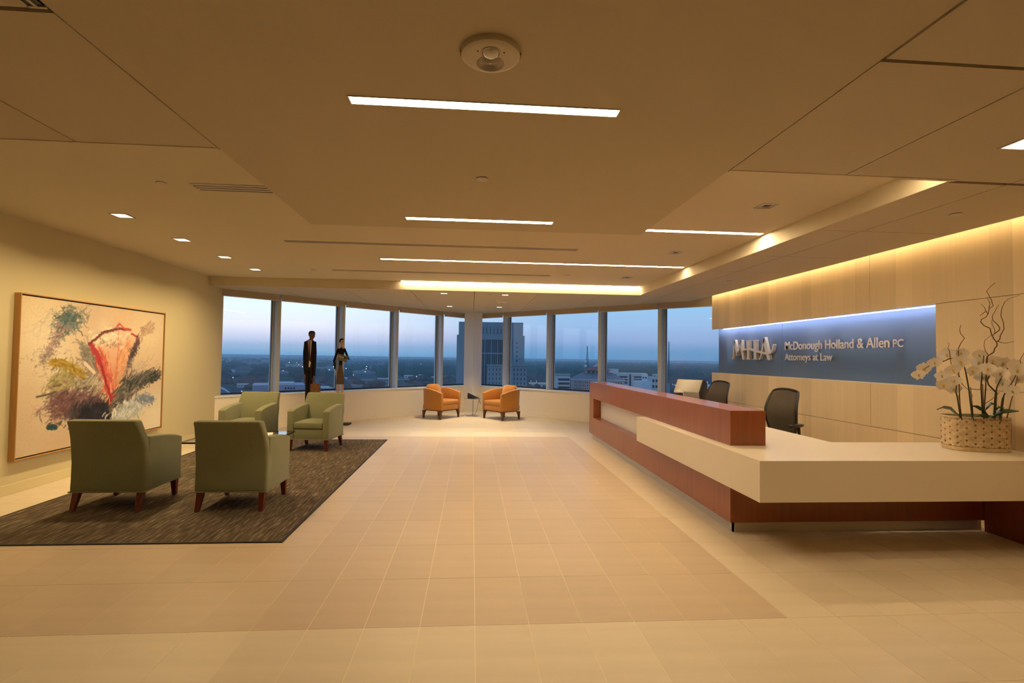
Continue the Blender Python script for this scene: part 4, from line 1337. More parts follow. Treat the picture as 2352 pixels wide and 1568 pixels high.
for x in (-.058, .048):
    MB().blob((x, -.04, .05), (.024, .07, .022), 12, 8).build('shoe', M['black'], wom, smooth=True)
q = MB(); q.M = Matrix.Translation((.012, -.006, 1.805)) @ Matrix.Rotation(.75, 4, 'Z')
q.rings([[((.052 * k) * math.cos(a), (.058 * k) * math.sin(a) + .014, z) for a in [2 * PI * i / 16 for i in range(16)]] for z, k in [(-.045, .55), (-.03, .85), (.0, 1.0), (.03, .98), (.052, .78), (.064, .45), (.067, .05)]])
q.blob((0, .075, -.015), (.022, .02, .022), 10, 6)
q.build('hair', paint_black, wom, smooth=True)
q = MB(); q.M = Matrix.Translation((.014, -.012, 1.795)) @ Matrix.Rotation(.75, 4, 'Z')
q.blob((0, -.014, -.010), (.044, .048, .062), 14, 10)
q.build('face', paint_fair, wom, smooth=True)
face(wom, (.022, -.026, 1.788), .043, .092, .75, paint_fair, paint_lip)
fo = thing('folder', 'grey green folder held under the arm of the woman sculpture', 'folder', (-2.84 + .045, 11.62 - .055, 1.44))
q = MB(); q.M = Matrix.Rotation(.28, 4, 'Y')
q.box(-.105, .105, -.006, .006, -.065, .065)
q.build('cover', paint_folder, fo, bevel=.002, seg=1)
q = MB(); q.M = Matrix.Rotation(.28, 4, 'Y')
q.box(-.102, .102, -.003, .003, -.062, .068)
q.build('sheets', paint_shirt, fo)

# ------------------------------------------------------------------ orchids in a woven basket
FL = [[3.896, 4.294, 1.404], [3.954, 4.306, 1.458], [4.003, 4.249, 1.514], [4.096, 4.228, 1.583], [4.181, 4.176, 1.597], [4.12, 4.123, 1.524], [4.071, 4.146, 1.454], [4.089, 4.269, 1.4], [4.103, 4.165, 1.364], [4.039, 4.203, 1.325], [4.17, 4.242, 1.287], [4.259, 4.096, 1.582], [4.294, 4.134, 1.519], [4.223, 4.121, 1.446], [4.347, 4.063, 1.534], [4.27, 4.031, 1.468], [4.292, 4.1, 1.395], [4.398, 4.066, 1.486], [4.372, 4.023, 1.431], [4.412, 4.033, 1.516], [4.458, 3.986, 1.497], [4.404, 3.914, 1.46], [4.484, 3.981, 1.389], [4.391, 4.02, 1.348], [4.402, 3.958, 1.288]]
ST = [[[4.158, 4.166, 1.043], [4.142, 4.178, 1.218], [4.134, 4.183, 1.264], [4.139, 4.181, 1.337], [4.157, 4.169, 1.398], [4.119, 4.195, 1.443]], [[4.221, 4.123, 1.048], [4.206, 4.135, 1.287], [4.19, 4.148, 1.445], [4.18, 4.155, 1.498], [4.159, 4.169, 1.544], [4.107, 4.203, 1.55], [4.054, 4.238, 1.515], [4.008, 4.266, 1.507], [3.953, 4.301, 1.452], [3.919, 4.321, 1.403]], [[4.276, 4.085, 1.061], [4.271, 4.091, 1.317], [4.276, 4.088, 1.395], [4.283, 4.083, 1.494], [4.289, 4.081, 1.579]], [[4.332, 4.045, 1.053], [4.343, 4.038, 1.256], [4.352, 4.032, 1.321], [4.376, 4.015, 1.399], [4.4, 3.998, 1.464], [4.435, 3.972, 1.491]], [[4.36, 4.023, 1.047], [4.377, 4.012, 1.22], [4.39, 4.003, 1.265], [4.413, 3.986, 1.324], [4.433, 3.972, 1.376], [4.452, 3.958, 1.434]], [[4.344, 4.038, 1.275], [4.309, 4.063, 1.332], [4.304, 4.068, 1.371], [4.322, 4.055, 1.436], [4.332, 4.049, 1.514]]]
TWG = [[[4.30, 4.10, 1.05], [4.30, 4.08, 1.3], [4.306, 4.068, 1.569], [4.339, 4.045, 1.604], [4.346, 4.04, 1.638], [4.357, 4.032, 1.659], [4.356, 4.033, 1.688], [4.342, 4.044, 1.717], [4.33, 4.053, 1.759], [4.324, 4.058, 1.806], [4.295, 4.079, 1.827], [4.276, 4.093, 1.861], [4.281, 4.089, 1.882], [4.304, 4.073, 1.899], [4.317, 4.064, 1.928], [4.321, 4.061, 1.97], [4.344, 4.046, 1.992], [4.334, 4.053, 2.045], [4.311, 4.071, 2.118], [4.333, 4.055, 2.159], [4.357, 4.038, 2.187]], [[4.356, 4.033, 1.688], [4.372, 4.022, 1.713], [4.375, 4.02, 1.742], [4.394, 4.006, 1.8], [4.392, 4.009, 1.854], [4.38, 4.018, 1.909], [4.386, 4.015, 1.967], [4.402, 4.004, 2.024], [4.427, 3.985, 2.052], [4.475, 3.948, 2.074]], [[4.337, 4.048, 1.742], [4.348, 4.04, 1.767], [4.348, 4.04, 1.792], [4.336, 4.049, 1.835], [4.331, 4.053, 1.873]], [[4.342, 4.044, 1.755], [4.371, 4.024, 1.788], [4.373, 4.022, 1.809], [4.359, 4.033, 1.842], [4.339, 4.048, 1.872], [4.337, 4.049, 1.91], [4.353, 4.038, 1.951], [4.371, 4.026, 2.001]], [[4.312, 4.064, 1.579], [4.297, 4.075, 1.617], [4.291, 4.08, 1.663], [4.296, 4.077, 1.705], [4.33, 4.053, 1.747]], [[4.314, 4.066, 1.928], [4.302, 4.075, 1.962], [4.3, 4.077, 1.979], [4.279, 4.092, 2.014]], [[4.32, 4.062, 1.974], [4.327, 4.058, 2.012], [4.313, 4.069, 2.067]], [[4.304, 4.073, 1.949], [4.272, 4.095, 1.912]], [[4.16, 4.17, 1.06], [4.15, 4.17, 1.4], [4.153, 4.174, 1.637], [4.167, 4.165, 1.68], [4.188, 4.151, 1.723], [4.165, 4.167, 1.766], [4.163, 4.169, 1.804], [4.17, 4.164, 1.839]], [[4.11, 4.2, 1.5], [4.102, 4.207, 1.615], [4.094, 4.213, 1.637], [4.103, 4.207, 1.671], [4.094, 4.213, 1.689]], [[4.362, 4.029, 1.696], [4.394, 4.005, 1.679], [4.442, 3.969, 1.694]], [[4.40, 4.0, 1.06], [4.44, 3.96, 1.35], [4.464, 3.949, 1.47], [4.471, 3.943, 1.486], [4.467, 3.948, 1.543], [4.487, 3.933, 1.6]], [[4.278, 4.083, 1.161], [4.327, 4.049, 1.216], [4.363, 4.023, 1.27]], [[4.165, 4.163, 1.345], [4.177, 4.155, 1.319], [4.202, 4.138, 1.287], [4.227, 4.121, 1.236], [4.218, 4.126, 1.209]]]
LV = [[[4.153, 4.169, 1.053], [4.102, 4.203, 1.122], [4.062, 4.229, 1.13], [4.024, 4.253, 1.104]], [[4.301, 4.066, 1.056], [4.261, 4.075, 1.082], [4.22, 4.083, 1.075], [4.174, 4.09, 1.042]], [[4.309, 4.061, 1.063], [4.274, 4.086, 1.122], [4.246, 4.106, 1.146], [4.221, 4.123, 1.151]], [[4.321, 4.052, 1.073], [4.372, 4.015, 1.12], [4.417, 3.981, 1.124], [4.454, 3.952, 1.124]], [[4.286, 4.078, 1.115], [4.319, 4.055, 1.18], [4.35, 4.032, 1.17]], [[4.334, 4.043, 1.116], [4.357, 4.026, 1.153], [4.384, 4.006, 1.143]], [[4.317, 4.055, 1.064], [4.379, 4.009, 1.111], [4.421, 3.978, 1.112]]]
BX, BY, BZ = 4.38, 4.255, cz1
orc = thing('potted_orchids', 'white orchids with curly willow twigs in a woven oval basket', 'plant', (BX, BY, BZ))
def loc3(p): return (p[0] - BX, p[1] - BY, p[2] - BZ)
bamboo = mat('woven_bamboo', (0.62, 0.47, 0.29, 1), 0.7, var=.22, scale=(25, 25, 25), rand=.12)
bamboo_d = mat('basket_lining', (0.36, 0.25, 0.14, 1), 0.8)
moss = mat('moss', (0.09, 0.09, 0.025, 1), 1.0, var=.5, scale=(60, 60, 60), bump=.6, bscale=150)
leafm = mat('orchid_leaf', (0.028, 0.06, 0.018, 1), 0.35, var=.15, scale=(20, 20, 20))
stemm = mat('orchid_stem', (0.03, 0.035, 0.014, 1), 0.5)
petal = mat('orchid_petal', (0.93, 0.88, 0.82, 1), 0.6, var=.05, scale=(40, 40, 40))
lipm = mat('orchid_lip', (0.62, 0.42, 0.07, 1), 0.5)
twigm = mat('willow_twig', (0.14, 0.065, 0.02, 1), 0.6)
# basket: rounded-rectangle walls, each weave strip its own small raised piece
def bring(k, z):
    a, b_, e = .235 * k, .155 * k, 3.2
    r = []
    for i in range(36):
        t_ = 2 * PI * i / 36
        c, s_ = math.cos(t_), math.sin(t_)
        r.append((a * math.copysign(abs(c) ** (2 / e), c), b_ * math.copysign(abs(s_) ** (2 / e), s_), z))
    return r
BR = Matrix.Rotation(-.25, 4, 'Z')
q = MB(); q.M = BR
q.rings([bring(.93, .002), bring(.965, .15), bring(.98, .285), bring(.93, .285), bring(.90, .05)])
bsk = q.build('basket', bamboo_d, orc, smooth=True)
q = MB(); q.M = BR
for z0, z1 in ((.0, .035), (.272, .292)):
    q.rings([bring(.955, z0), bring(1.0 if z0 else .975, z0 + .004), bring(1.0 if z0 else .975, z1 - .004), bring(.955, z1)], cap=False)
q.build('rim_band', bamboo, bsk, smooth=True)
perim = [Vector(p) for p in bring(1, 0)]
cum = [0]
for i in range(36):
    cum.append(cum[-1] + (perim[(i + 1) % 36] - perim[i]).length)
def onwall(s, z):
    s = s % cum[-1]
    for i in range(36):
        if s <= cum[i + 1]:
            f_ = (s - cum[i]) / (cum[i + 1] - cum[i])
            p = perim[i].lerp(perim[(i + 1) % 36], f_)
            d = (perim[(i + 1) % 36] - perim[i]).normalized()
            return p, Vector((d.y, -d.x, 0))
    return perim[0], Vector((1, 0, 0))
st_ = MB(); st_.M = BR
nu = 44
for i in range(nu):
    for j in range(9):
        s0, z0 = (i + .5) * cum[-1] / nu, .04 + (j + .5) * .0262
        ang = PI / 4 if (i // 2 + j) % 2 else -PI / 4
        vs = []
        for du, dv in ((-.024, -.012), (.024, -.012), (.024, .012), (-.024, .012)):
            u = du * math.cos(ang) - dv * math.sin(ang)
            v = du * math.sin(ang) + dv * math.cos(ang)
            z = clampi(z0 + v, .034, .275)
            p, nrm = onwall(s0 + u, z)
            kz = .965 + .02 * z / .28
            end = abs(du) / .019
            vs.append(tuple(p * kz + nrm * (.0045 if du < 0 else .0015)) [:2] + (z,))
        st_.add(vs, [(0, 1, 2, 3)])
o = st_.build('weave_strips', bamboo, bsk); o['kind'] = 'stuff'
q = MB(); q.M = BR
q.rings([bring(.9, .24), bring(.92, .272), bring(.7, .295), bring(.3, .305), bring(.05, .307)])
q.build('moss', moss, orc, smooth=True)
for k, s_ in enumerate(ST):
    P = [Vector(loc3(p)) for p in s_]
    sm = []
    for a, b_ in zip(P[:-1], P[1:]):
        for u in (0, .33, .66):
            sm.append(a.lerp(b_, u))
    sm.append(P[-1])
    n_ = len(sm)
    MB().tube(sm, [.006 - .0035 * i / n_ for i in range(n_)], 7).build('stem', stemm, orc, smooth=True)
for s_ in ST[:5]:
    a, b_ = Vector(loc3(s_[0])), Vector(loc3(s_[1]))
    MB().tube([a + Vector((.012, .0, -.02)), b_ + Vector((.006, -.008, .02))], .0035, 6).build('stake', twigm, orc)
for k, s_ in enumerate(TWG):
    P = [Vector(loc3(p)) for p in s_]
    r0 = .0055 if k == 0 else (.0042 if k in (1, 3, 8, 11) else .003)
    MB().tube(P, [r0 * (1 - .7 * i / len(P)) for i in range(len(P))], 6).build('twig', twigm, orc, smooth=True)
for k, s_ in enumerate(LV):
    P = [Vector(loc3(p)) for p in s_]
    sm = []
    for a, b_ in zip(P[:-1], P[1:]):
        sm += [a, a.lerp(b_, .5)]
    sm.append(P[-1])
    rs = []
    for i, p in enumerate(sm):
        d = (sm[min(i + 1, len(sm) - 1)] - sm[max(i - 1, 0)]).normalized()
        side = d.cross(Vector((0, 0, 1))).normalized()
        side = (side + Vector((0, 0, -.45))).normalized()
        up_ = side.cross(d)
        wd = (.034 if k < 4 else .022) * math.sin(PI * (.12 + .86 * i / (len(sm) - 1))) + .002
        rs.append([tuple(p + side * wd), tuple(p - up_ * .004), tuple(p - side * wd), tuple(p + up_ * .003 + Vector((0, 0, .002)))])
    MB().rings(rs).build('leaf', leafm, orc, smooth=True, angle=50)
# flower: two broad petals, three sepals, yellow lip
q = MB()
def petal_pts(q, ang, ln, wd, cup=.25):
    n_, m_ = 6, 4
    vs, fs = [], []
    for s in (0, 1):
        for i in range(n_ + 1):
            u = i / n_
            hw_ = wd * math.sin(PI * (u ** .8) * .93 + .08)
            for j in range(m_ + 1):
                t_ = -1 + 2 * j / m_
                x, y = u * ln, t_ * hw_
                z = -cup * ln * (u ** 2) * .5 - .12 * hw_ * t_ * t_ + (0 if s else -.0012)
                vs.append((x * math.cos(ang) - y * math.sin(ang), z, x * math.sin(ang) + y * math.cos(ang)))
    K = (n_ + 1) * (m_ + 1)
    for i in range(n_):
        for j in range(m_):
            a = i * (m_ + 1) + j
            fs += [(a, a + 1, a + m_ + 2, a + m_ + 1), (K + a, K + a + m_ + 1, K + a + m_ + 2, K + a + 1)]
    q.add([(v[0], -v[1] if False else v[1], v[2]) for v in vs], fs)
for a, l, w_ in ((PI / 2, .046, .019), (PI + PI / 3.2 + .1, .044, .017), (-PI / 3.2 - .1, .044, .017)):
    petal_pts(q, a, l, w_)
q2 = q
for a in (.22, PI - .22):
    petal_pts(q2, a, .054, .031)
fm = q2.mesh('flower', petal, smooth=True, angle=60)
q = MB()
q.blob((0, -.006, -.006), (.007, .009, .011), 8, 6)
q.blob((0, -.014, -.014), (.005, .007, .005), 8, 4)
lm = q.mesh('lip', lipm, smooth=True)
rng = random.Random(4)
for p in FL:
    o = link('flower', fm, orc)
    o.location = loc3(p)
    # flowers look towards the room side, slightly down
    o.rotation_euler = (rng.uniform(-.05, .45), rng.uniform(-.3, .3), rng.uniform(-1.0, -.15))
    k = rng.uniform(1.0, 1.3)
    o.scale = (k, k, k)
    l_ = link('lip', lm, o)

# ------------------------------------------------------------------ ceiling lights
def slot_light(label, x0, x1, y0, y1, z, m):
    t = thing('slot_light', label, 'ceiling light', ((x0 + x1) / 2, (y0 + y1) / 2, z), 0, 'recessed linear ceiling lights')
    hx, hy = (x1 - x0) / 2, (y1 - y0) / 2
    MB().box(-hx, hx, -hy, hy, -.0015, .004).build('diffuser', m, t)
    q = MB()
    q.box(-hx - .006, hx + .006, -hy - .006, -hy, -.004, .004); q.box(-hx - .006, hx + .006, hy, hy + .006, -.004, .004)
    q.box(-hx - .006, -hx, -hy, hy, -.004, .004); q.box(hx, hx + .006, -hy, hy, -.004, .004)
    q.build('trim', M['trim_metal'], t)
    return t
slot_light('short linear ceiling light nearest the camera, below the round speaker', -.61, .71, 2.51, 2.58, ZC - .002, M['e_near'])
slot_light('short linear ceiling light near the far edge of the lowered middle soffit', -.61, .71, 4.665, 4.74, ZC - .002, M['e_slot'])
slot_light('short linear ceiling light running into the fascia above the desk', 1.78, 3.15, 5.44, 5.52, ZU, M['e_slot'])
slot_light('long thin linear ceiling light across the recessed tray', -1.34, 3.15, 7.58, 7.66, ZU, M['e_far'])
slot_light('hidden linear light tucked behind the near fascia on the desk side', 1.75, 3.12, 3.33, 3.40, ZU, M['e_mid'])
slot_light('added unseen linear light behind the near fascia on the painting side', -4.4, -1.75, 3.33, 3.40, ZU, M['e_low'])  # added fill light, out of view; no source is visible on this side
slot_light('long bright linear light washing the far fascia of the tray', -1.34, 3.19, 9.74, 9.815, ZU, M['e_cove'])

def downlight(label, loc, lit=True, power=0.0, spread=100, aim=(0, 0, -1), s=.055, col=(1, .80, .52), group='square recessed downlights'):
    t = thing('downlight', label, 'downlight', loc, 0, group)
    q = MB()
    for b_ in ((-s - .012, s + .012, -s - .012, -s), (-s - .012, s + .012, s, s + .012), (-s - .012, -s, -s, s), (s, s + .012, -s, s)):
        q.box(b_[0], b_[1], b_[2], b_[3], -.006, .002)
    q.build('trim', M['trim_metal'], t)
    if lit:
        MB().box(-s, s, -s, s, -.002, .002).build('lens', M['e_spot'], t)
        if power:
            area('lamp', t, (0, 0, -.008), s * 1.6, power, col, spread, aim)
    else:
        q = MB(); q.box(-s, s, -s, s, -.001, .002)
        q.build('reflector', M['can'], t)
        MB().box(-s * .45, s * .45, -s * .45, s * .45, -.003, 0).build('lens', M['slot_dark'], t)
    return t
GW = 'square wall washers by the painting'
for y, nm in ((5.60, 'square wall washer nearest the camera, above the left end of the painting'), (6.71, 'square wall washer above the middle of the painting'), (7.83, 'square wall washer above the window end of the painting'), (8.90, 'square wall washer farthest along the olive wall')):
    t = downlight(nm.replace('left', 'near'), (-3.60, y, ZU), True, P_WASH, 140, (-.12, 0, -1), .07, (1, .73, .36), GW)
GF = 'small downlights in the far ceiling'
for x, y, nm in ((-.57, 10.24, 'small downlight over the sculptures side, next to the bright fascia'), (.63, 10.26, 'small downlight over the desk side, next to the bright fascia'), (-.57, 12.83, 'small downlight above the mustard chair nearer the sculptures'), (.645, 12.78, 'small downlight above the mustard chair nearer the desk')):
    downlight(nm, (x, y, ZC), True, P_FAR, 95, (0, 0, -1), .06, (1, .78, .48), GF)
downlight('lit square downlight in the ceiling at the frame edge above the planter', (3.06, 2.66, ZC), True, P_NEAR, 120, (0, 0, -1), .07, (1, .76, .44))
for y, nm in ((4.48, 'unlit square downlight nearest the camera in the tray beside the desk'), (6.59, 'unlit square downlight midway along the tray beside the desk'), (8.71, 'unlit square downlight at the far end of the tray beside the desk')):
    downlight(nm, (2.62, y, ZU), False, s=.065)

# round sprinkler covers
def cover(label, loc, r=.042):
    t = thing('sprinkler_cover', label, 'sprinkler cover', loc, 0, 'round sprinkler covers')
    MB().lathe([(.003, -.010), (r * .9, -.010), (r, -.007), (r, -.003), (r * .9, .001), (.003, .001)], 24).build('disc', M['trim_metal'], t, smooth=True)
cover('round sprinkler cover between the two nearest linear lights', (.047, 3.59, ZC - .002), .043)
cover('round sprinkler cover beside the slotted air grille', (-2.58, 4.47, ZU))
cover('round sprinkler cover left of the farther air slot in the tray'.replace('left of', 'before the sculptures end of'), (-2.62, 8.77, ZU))
cover('round sprinkler cover past the desk end of the farther air slot', (1.58, 8.65, ZU))
cover('round sprinkler cover in the far ceiling before the windows near the sculptures', (-2.98, 10.34, ZC))
cover('round sprinkler cover between the two downlights by the bright fascia', (.325, 10.26, ZC))
cover('round sprinkler cover between the two downlights above the mustard chairs', (.323, 12.74, ZC))
cover('round sprinkler cover in the far ceiling beyond the tray corner by the desk', (3.07, 10.30, ZC))
cover('round sprinkler cover along the veneer wall ceiling, farther one', (3.955, 7.79, ZC))
cover('round sprinkler cover along the veneer wall ceiling, nearer one', (3.96, 3.99, ZC), .046)

# big round ceiling device with speaker grille
t = thing('ceiling_speaker', 'large round white ceiling speaker with strobe dome nearest the camera', 'ceiling speaker', (.054, 2.08, ZC - .002))
MB().lathe([(.004, -.030), (.098, -.030), (.108, -.028), (.118, -.022), (.122, -.010), (.120, .002), (.004, .002)], 56).build('housing', M['speaker'], t, smooth=True)
gr = MB()
for k in range(9):
    r = .008 + k * .0058
    n = 40
    gr.rings([[(r_ * math.cos(2 * PI * i / n), .036 + r_ * math.sin(2 * PI * i / n), z) for i in range(n)] for r_, z in ((r, -.0302), (r, -.0312), (r + .0026, -.0312), (r + .0026, -.0302))], cap=False)
o = gr.build('grille', mat('speaker_grille', (.30, .27, .22, 1), .6), t); o['kind'] = 'stuff'
MB().lathe([(.038, -.029), (.038, -.034), (.034, -.036), (.034, -.030)], 30, (0, -.046)).build('strobe_ring', M['trim_metal'], t, smooth=True)
MB().blob((0, -.046, -.030), (.033, .033, .022), 18, 10).build('strobe_lens', mat('clear_dome', (.75, .72, .66, 1), .08, spec=.8), t, smooth=True)
for sx in (-.052, .052):
    MB().box(sx - .003, sx + .003, -.052, -.046, -.032, -.029).build('screw', M['black'], t)
for sx in (-1, 1):
    MB().box(sx * .118 - .004, sx * .118 + .004, -.02, .012, -.02, -.006).build('side_clip', mat('clip', (.25, .11, .04, 1), .6), t)
t = thing('ceiling_speaker', 'round ceiling speaker in the far ceiling among the small downlights', 'ceiling speaker', (.625, 11.48, ZC))
MB().lathe([(.004, -.030), (.098, -.030), (.118, -.022), (.122, -.010), (.120, .002), (.004, .002)], 32).build('housing', M['white'], t, smooth=True)
MB().blob((0, .048, -.030), (.033, .033, .022), 14, 8).build('strobe_lens', M['trim_metal'], t, smooth=True)

# air slots and grille
def air_slot(label, x0, x1, y, z, w_=.075, n=2, vw=.006):
    t = thing('air_slot', label, 'air vent', ((x0 + x1) / 2, y, z), 0, 'linear air slots in the tray')
    h = (x1 - x0) / 2
    MB().box(-h, h, -w_ / 2, w_ / 2, -.001, .002).build('slot', M['slot_dark'], t)
    for k in range(n + 1):
        yy = -w_ / 2 + k * w_ / n
        MB().box(-h - .01, h + .01, yy - vw, yy + vw, -.007, .001).build('vane', M['trim_metal'], t)
    MB().box(-h - .01, -h, -w_ / 2, w_ / 2, -.007, .001).build('end_cap', M['trim_metal'], t)
    MB().box(h, h + .01, -w_ / 2, w_ / 2, -.007, .001).build('end_cap', M['trim_metal'], t)
air_slot('long dark air slot in the tray between the middle linear lights', -2.32, 1.32, 6.60, ZU)
air_slot('long dark air slot in the tray just before the bright far light', -2.30, 1.28, 8.74, ZU)
air_slot('slotted air grille in the tray beside the lowered soffit edge', -2.34, -1.50, 4.55, ZU, .17, 3, .017)
t = thing('air_slot', 'dark air slot at the upper corner of the frame on the painting side', 'air vent', (-1.585, 1.0, ZC), 0, 'linear air slots in the tray')
MB().box(-.028, .028, -.9, .965, -.001, .025).build('slot', M['black'], t)
MB().box(-.034, -.026, -.9, .975, -.005, .02).build('vane', M['trim_metal'], t)
MB().box(-.006, .006, -.9, .965, -.004, .02).build('vane', M['trim_metal'], t)
MB().box(-.034, .034, .965, .975, -.005, .02).build('end_cap', M['trim_metal'], t)

# ------------------------------------------------------------------ city outside
GZ0 = -50.0
def gmat():
    m = bpy.data.materials.new('land')
    m.use_nodes = True
    t = m.node_tree
    b = t.nodes['Principled BSDF']
    b.inputs['Roughness'].default_value = 1.0
    b.inputs['Specular IOR Level'].default_value = 0
    g = N(t, 'ShaderNodeNewGeometry')
    mpx = N(t, 'ShaderNodeMapping')
    mpx.inputs['Scale'].default_value = (.0016, .0011, 1)
    t.links.new(g.outputs['Position'], mpx.inputs[0])
    nz = N(t, 'ShaderNodeTexNoise')
    nz.inputs['Scale'].default_value = 1
    nz.inputs['Detail'].default_value = 6
    t.links.new(mpx.outputs[0], nz.inputs[0])
    cr = N(t, 'ShaderNodeValToRGB')
    el = cr.color_ramp.elements
    el[0].position, el[0].color = .38, (0.035, 0.06, 0.05, 1)
    el[1].position, el[1].color = .70, (0.24, 0.19, 0.17, 1)
    e = el.new(.50); e.color = (0.08, 0.09, 0.09, 1)
    e = el.new(.58); e.color = (0.20, 0.17, 0.15, 1)
    t.links.new(nz.outputs[0], cr.inputs[0])
    t.links.new(cr.outputs[0], b.inputs['Base Color'])
    return m
land = smesh(MB().add([(-60000, -20000, GZ0), (60000, -20000, GZ0), (60000, 60000, GZ0), (-60000, 60000, GZ0)], [(0, 1, 2, 3)]).build('ground', gmat()), 'flat plain of fields and trees reaching the horizon')

def polar(deg, D):
    a = math.radians(deg)
    return Vector((D * math.sin(a), D * math.cos(a), 0))
# distant woods: thousands of rounded crowns, uncountable
def woods(label, n, deg0, deg1, d0, d1, hmin, hmax, m, seed, gap=None):
    rr = np.random.default_rng(seed)
    base = [(0, 0, 1)] + [(math.cos(2 * PI * i / 6), math.sin(2 * PI * i / 6), .55) for i in range(6)] + [(1.1 * math.cos(2 * PI * (i + .5) / 6), 1.1 * math.sin(2 * PI * (i + .5) / 6), .05) for i in range(6)]
    base = np.array(base)
    tri = [(0, 1 + i, 1 + (i + 1) % 6) for i in range(6)] + [(1 + i, 7 + i, 1 + (i + 1) % 6) for i in range(6)] + [(1 + (i + 1) % 6, 7 + i, 7 + (i + 1) % 6) for i in range(6)]
    tri = np.array(tri)
    D = d0 * (d1 / d0) ** rr.random(n)
    A = np.radians(deg0 + (deg1 - deg0) * rr.random(n))
    keep = np.sin(A * 37 + D * .004) + np.sin(A * 91 - D * .0016) + rr.normal(0, .5, n) > (-.1 if gap is None else gap)
    D, A = D[keep], A[keep]
    n = len(D)
    px, py = D * np.sin(A), D * np.cos(A)
    ok = np.ones(n, bool)
    for q_, r_ in TAKEN:
        ok &= (px - q_.x) ** 2 + (py - q_.y) ** 2 > r_ ** 2
    D, A = D[ok], A[ok]
    n = len(D)
    H = rr.uniform(hmin, hmax, n) * (1 + D / 9000)
    R = H * rr.uniform(.55, 1.1, n)
    V = base[None] * np.stack([R, R, H], 1)[:, None, :] * rr.uniform(.8, 1.2, (n, 13, 1))
    V = V + np.stack([D * np.sin(A), D * np.cos(A), np.full(n, GZ0)], 1)[:, None, :]
    F = tri[None] + (np.arange(n) * 13)[:, None, None]
    WOODS.append((V.reshape(-1, 3), F.reshape(-1, 3), m))
WOODS, TAKEN = [], []
tree1 = mat('woods_dark', (0.035, 0.060, 0.040, 1), 1.0, var=.45, scale=(.006, .006, .006), spec=0)
tree2 = mat('woods_brown', (0.075, 0.060, 0.050, 1), 1.0, var=.5, scale=(.008, .008, .008), spec=0)
conc = mat('tower_stone', (0.23, 0.25, 0.27, 1), 0.9, var=.06, scale=(.2, .2, .05))
conc_d = mat('tower_glazing', (0.05, 0.065, 0.085, 1), 0.3)
conc_m = mat('tower_mullion', (0.16, 0.18, 0.21, 1), 0.7)
pinkst = mat('pink_stone', (0.42, 0.32, 0.30, 1), 0.9, var=.06, scale=(.2, .2, .2))
palest = mat('pale_stone', (0.46, 0.45, 0.44, 1), 0.9)
whitest = mat('white_stone', (0.62, 0.62, 0.62, 1), 0.9)
greyst = mat('grey_stone', (0.24, 0.24, 0.25, 1), 0.9)
roofm = mat('slate_roof', (0.19, 0.16, 0.17, 1), 0.8)
bluer = mat('blue_metal_roof', (0.16, 0.22, 0.29, 1), 0.5)
winm = mat('dark_windows', (0.035, 0.045, 0.06, 1), 0.2)
redb = mat('brick_red', (0.24, 0.10, 0.08, 1), 0.9)

def bldg(name, label, deg, D, rot=None):
    p = polar(deg, D)
    TAKEN.append((p + polar(deg, 14), 38))
    return thing(name, label, 'building', (p.x, p.y, GZ0), -math.radians(deg if rot is None else rot))
def block(t, x0, x1, y0, y1, h0, h1, m, nm='wall'):
    return MB().box(x0, x1, y0, y1, h0, h1).build(nm, m, t)
def win_grid(t, x0, x1, nx, z0, z1, nz, y, wf=.5, hf=.5, m=None, me_cache={}):
    """rows of dark window boxes set into the face at y (towards the viewer)"""
    dx, dz = (x1 - x0) / nx, (z1 - z0) / nz
    ww, wh = dx * wf, dz * hf
    me = MB().box(-ww / 2, ww / 2, -.12, .2, -wh / 2, wh / 2).mesh('window', m or winm)
    for i in range(nx):
        for j in range(nz):
            o = link('window', me, t)
            o.location = (x0 + dx * (i + .5), y, z0 + dz * (j + .5))
Hh = -GZ0
# tower (260 m away): x in metres across its face
tw = bldg('stone_tower', 'tall stone office tower behind the corner column with a recessed ribbed middle bay', 1.99, 260)
zt = Hh + 19.2
block(tw, -16.2, 16.6, 2, 30, 0, Hh + 12, conc)
block(tw, -16.0, 16.2, 1.5, 30, Hh + 12, zt, conc, 'top_storeys')
block(tw, -16.8, -6.3, 0, 20, 0, Hh + 12.6, conc, 'pylon')
block(tw, 9.5, 16.9, 0, 20, 0, Hh + 12.6, conc, 'pylon')
block(tw, -12.2, -11.2, -.5, 0, 0, Hh + 11.6, conc, 'pilaster')
block(tw, 9.9, 10.7, -.5, 0, 0, Hh + 11.6, conc, 'pilaster')
block(tw, -6.3, 9.5, 1.2, 2, 0, Hh + 11, conc_d, 'glazing')
for k in range(15):
    x = -6.0 + k * 1.06
    block(tw, x - (.22 if k % 3 == 0 else .10), x + (.22 if k % 3 == 0 else .10), .6, 1.2, 0, Hh + 11, conc if k % 3 == 0 else conc_m, 'fin')
block(tw, -6.3, 9.5, .5, 1.3, Hh + 3.2, Hh + 3.9, conc, 'spandrel')
block(tw, -6.3, 9.5, .5, 2, Hh + 10.4, Hh + 12.4, conc, 'spandrel')
win_grid(tw, -6.4, 9.6, 9, Hh + 13.2, Hh + 16.2, 1, 1.5, .22, .95)
win_grid(tw, -6.4, 9.6, 9, Hh + 16.4, Hh + 17.2, 1, 1.5, .22, .5)
win_grid(tw, 11.6, 14.6, 1, Hh - 3.2, Hh + 10.0, 6, 0, .22, .38)
win_grid(tw, -10.8, -7.8, 1, Hh - 3.2, Hh + 10.0, 6, 0, .22, .38)
block(tw, -1.5, 17.9, -6, 2, 0, Hh - 2.2, conc, 'front_wing')
block(tw, -1.8, 18.2, -6.3, 2, Hh - 2.6, Hh - 1.9, conc, 'cornice')
win_grid(tw, -1.2, 17.6, 11, Hh - 14.2, Hh - 3.2, 5, -6, .22, .48)
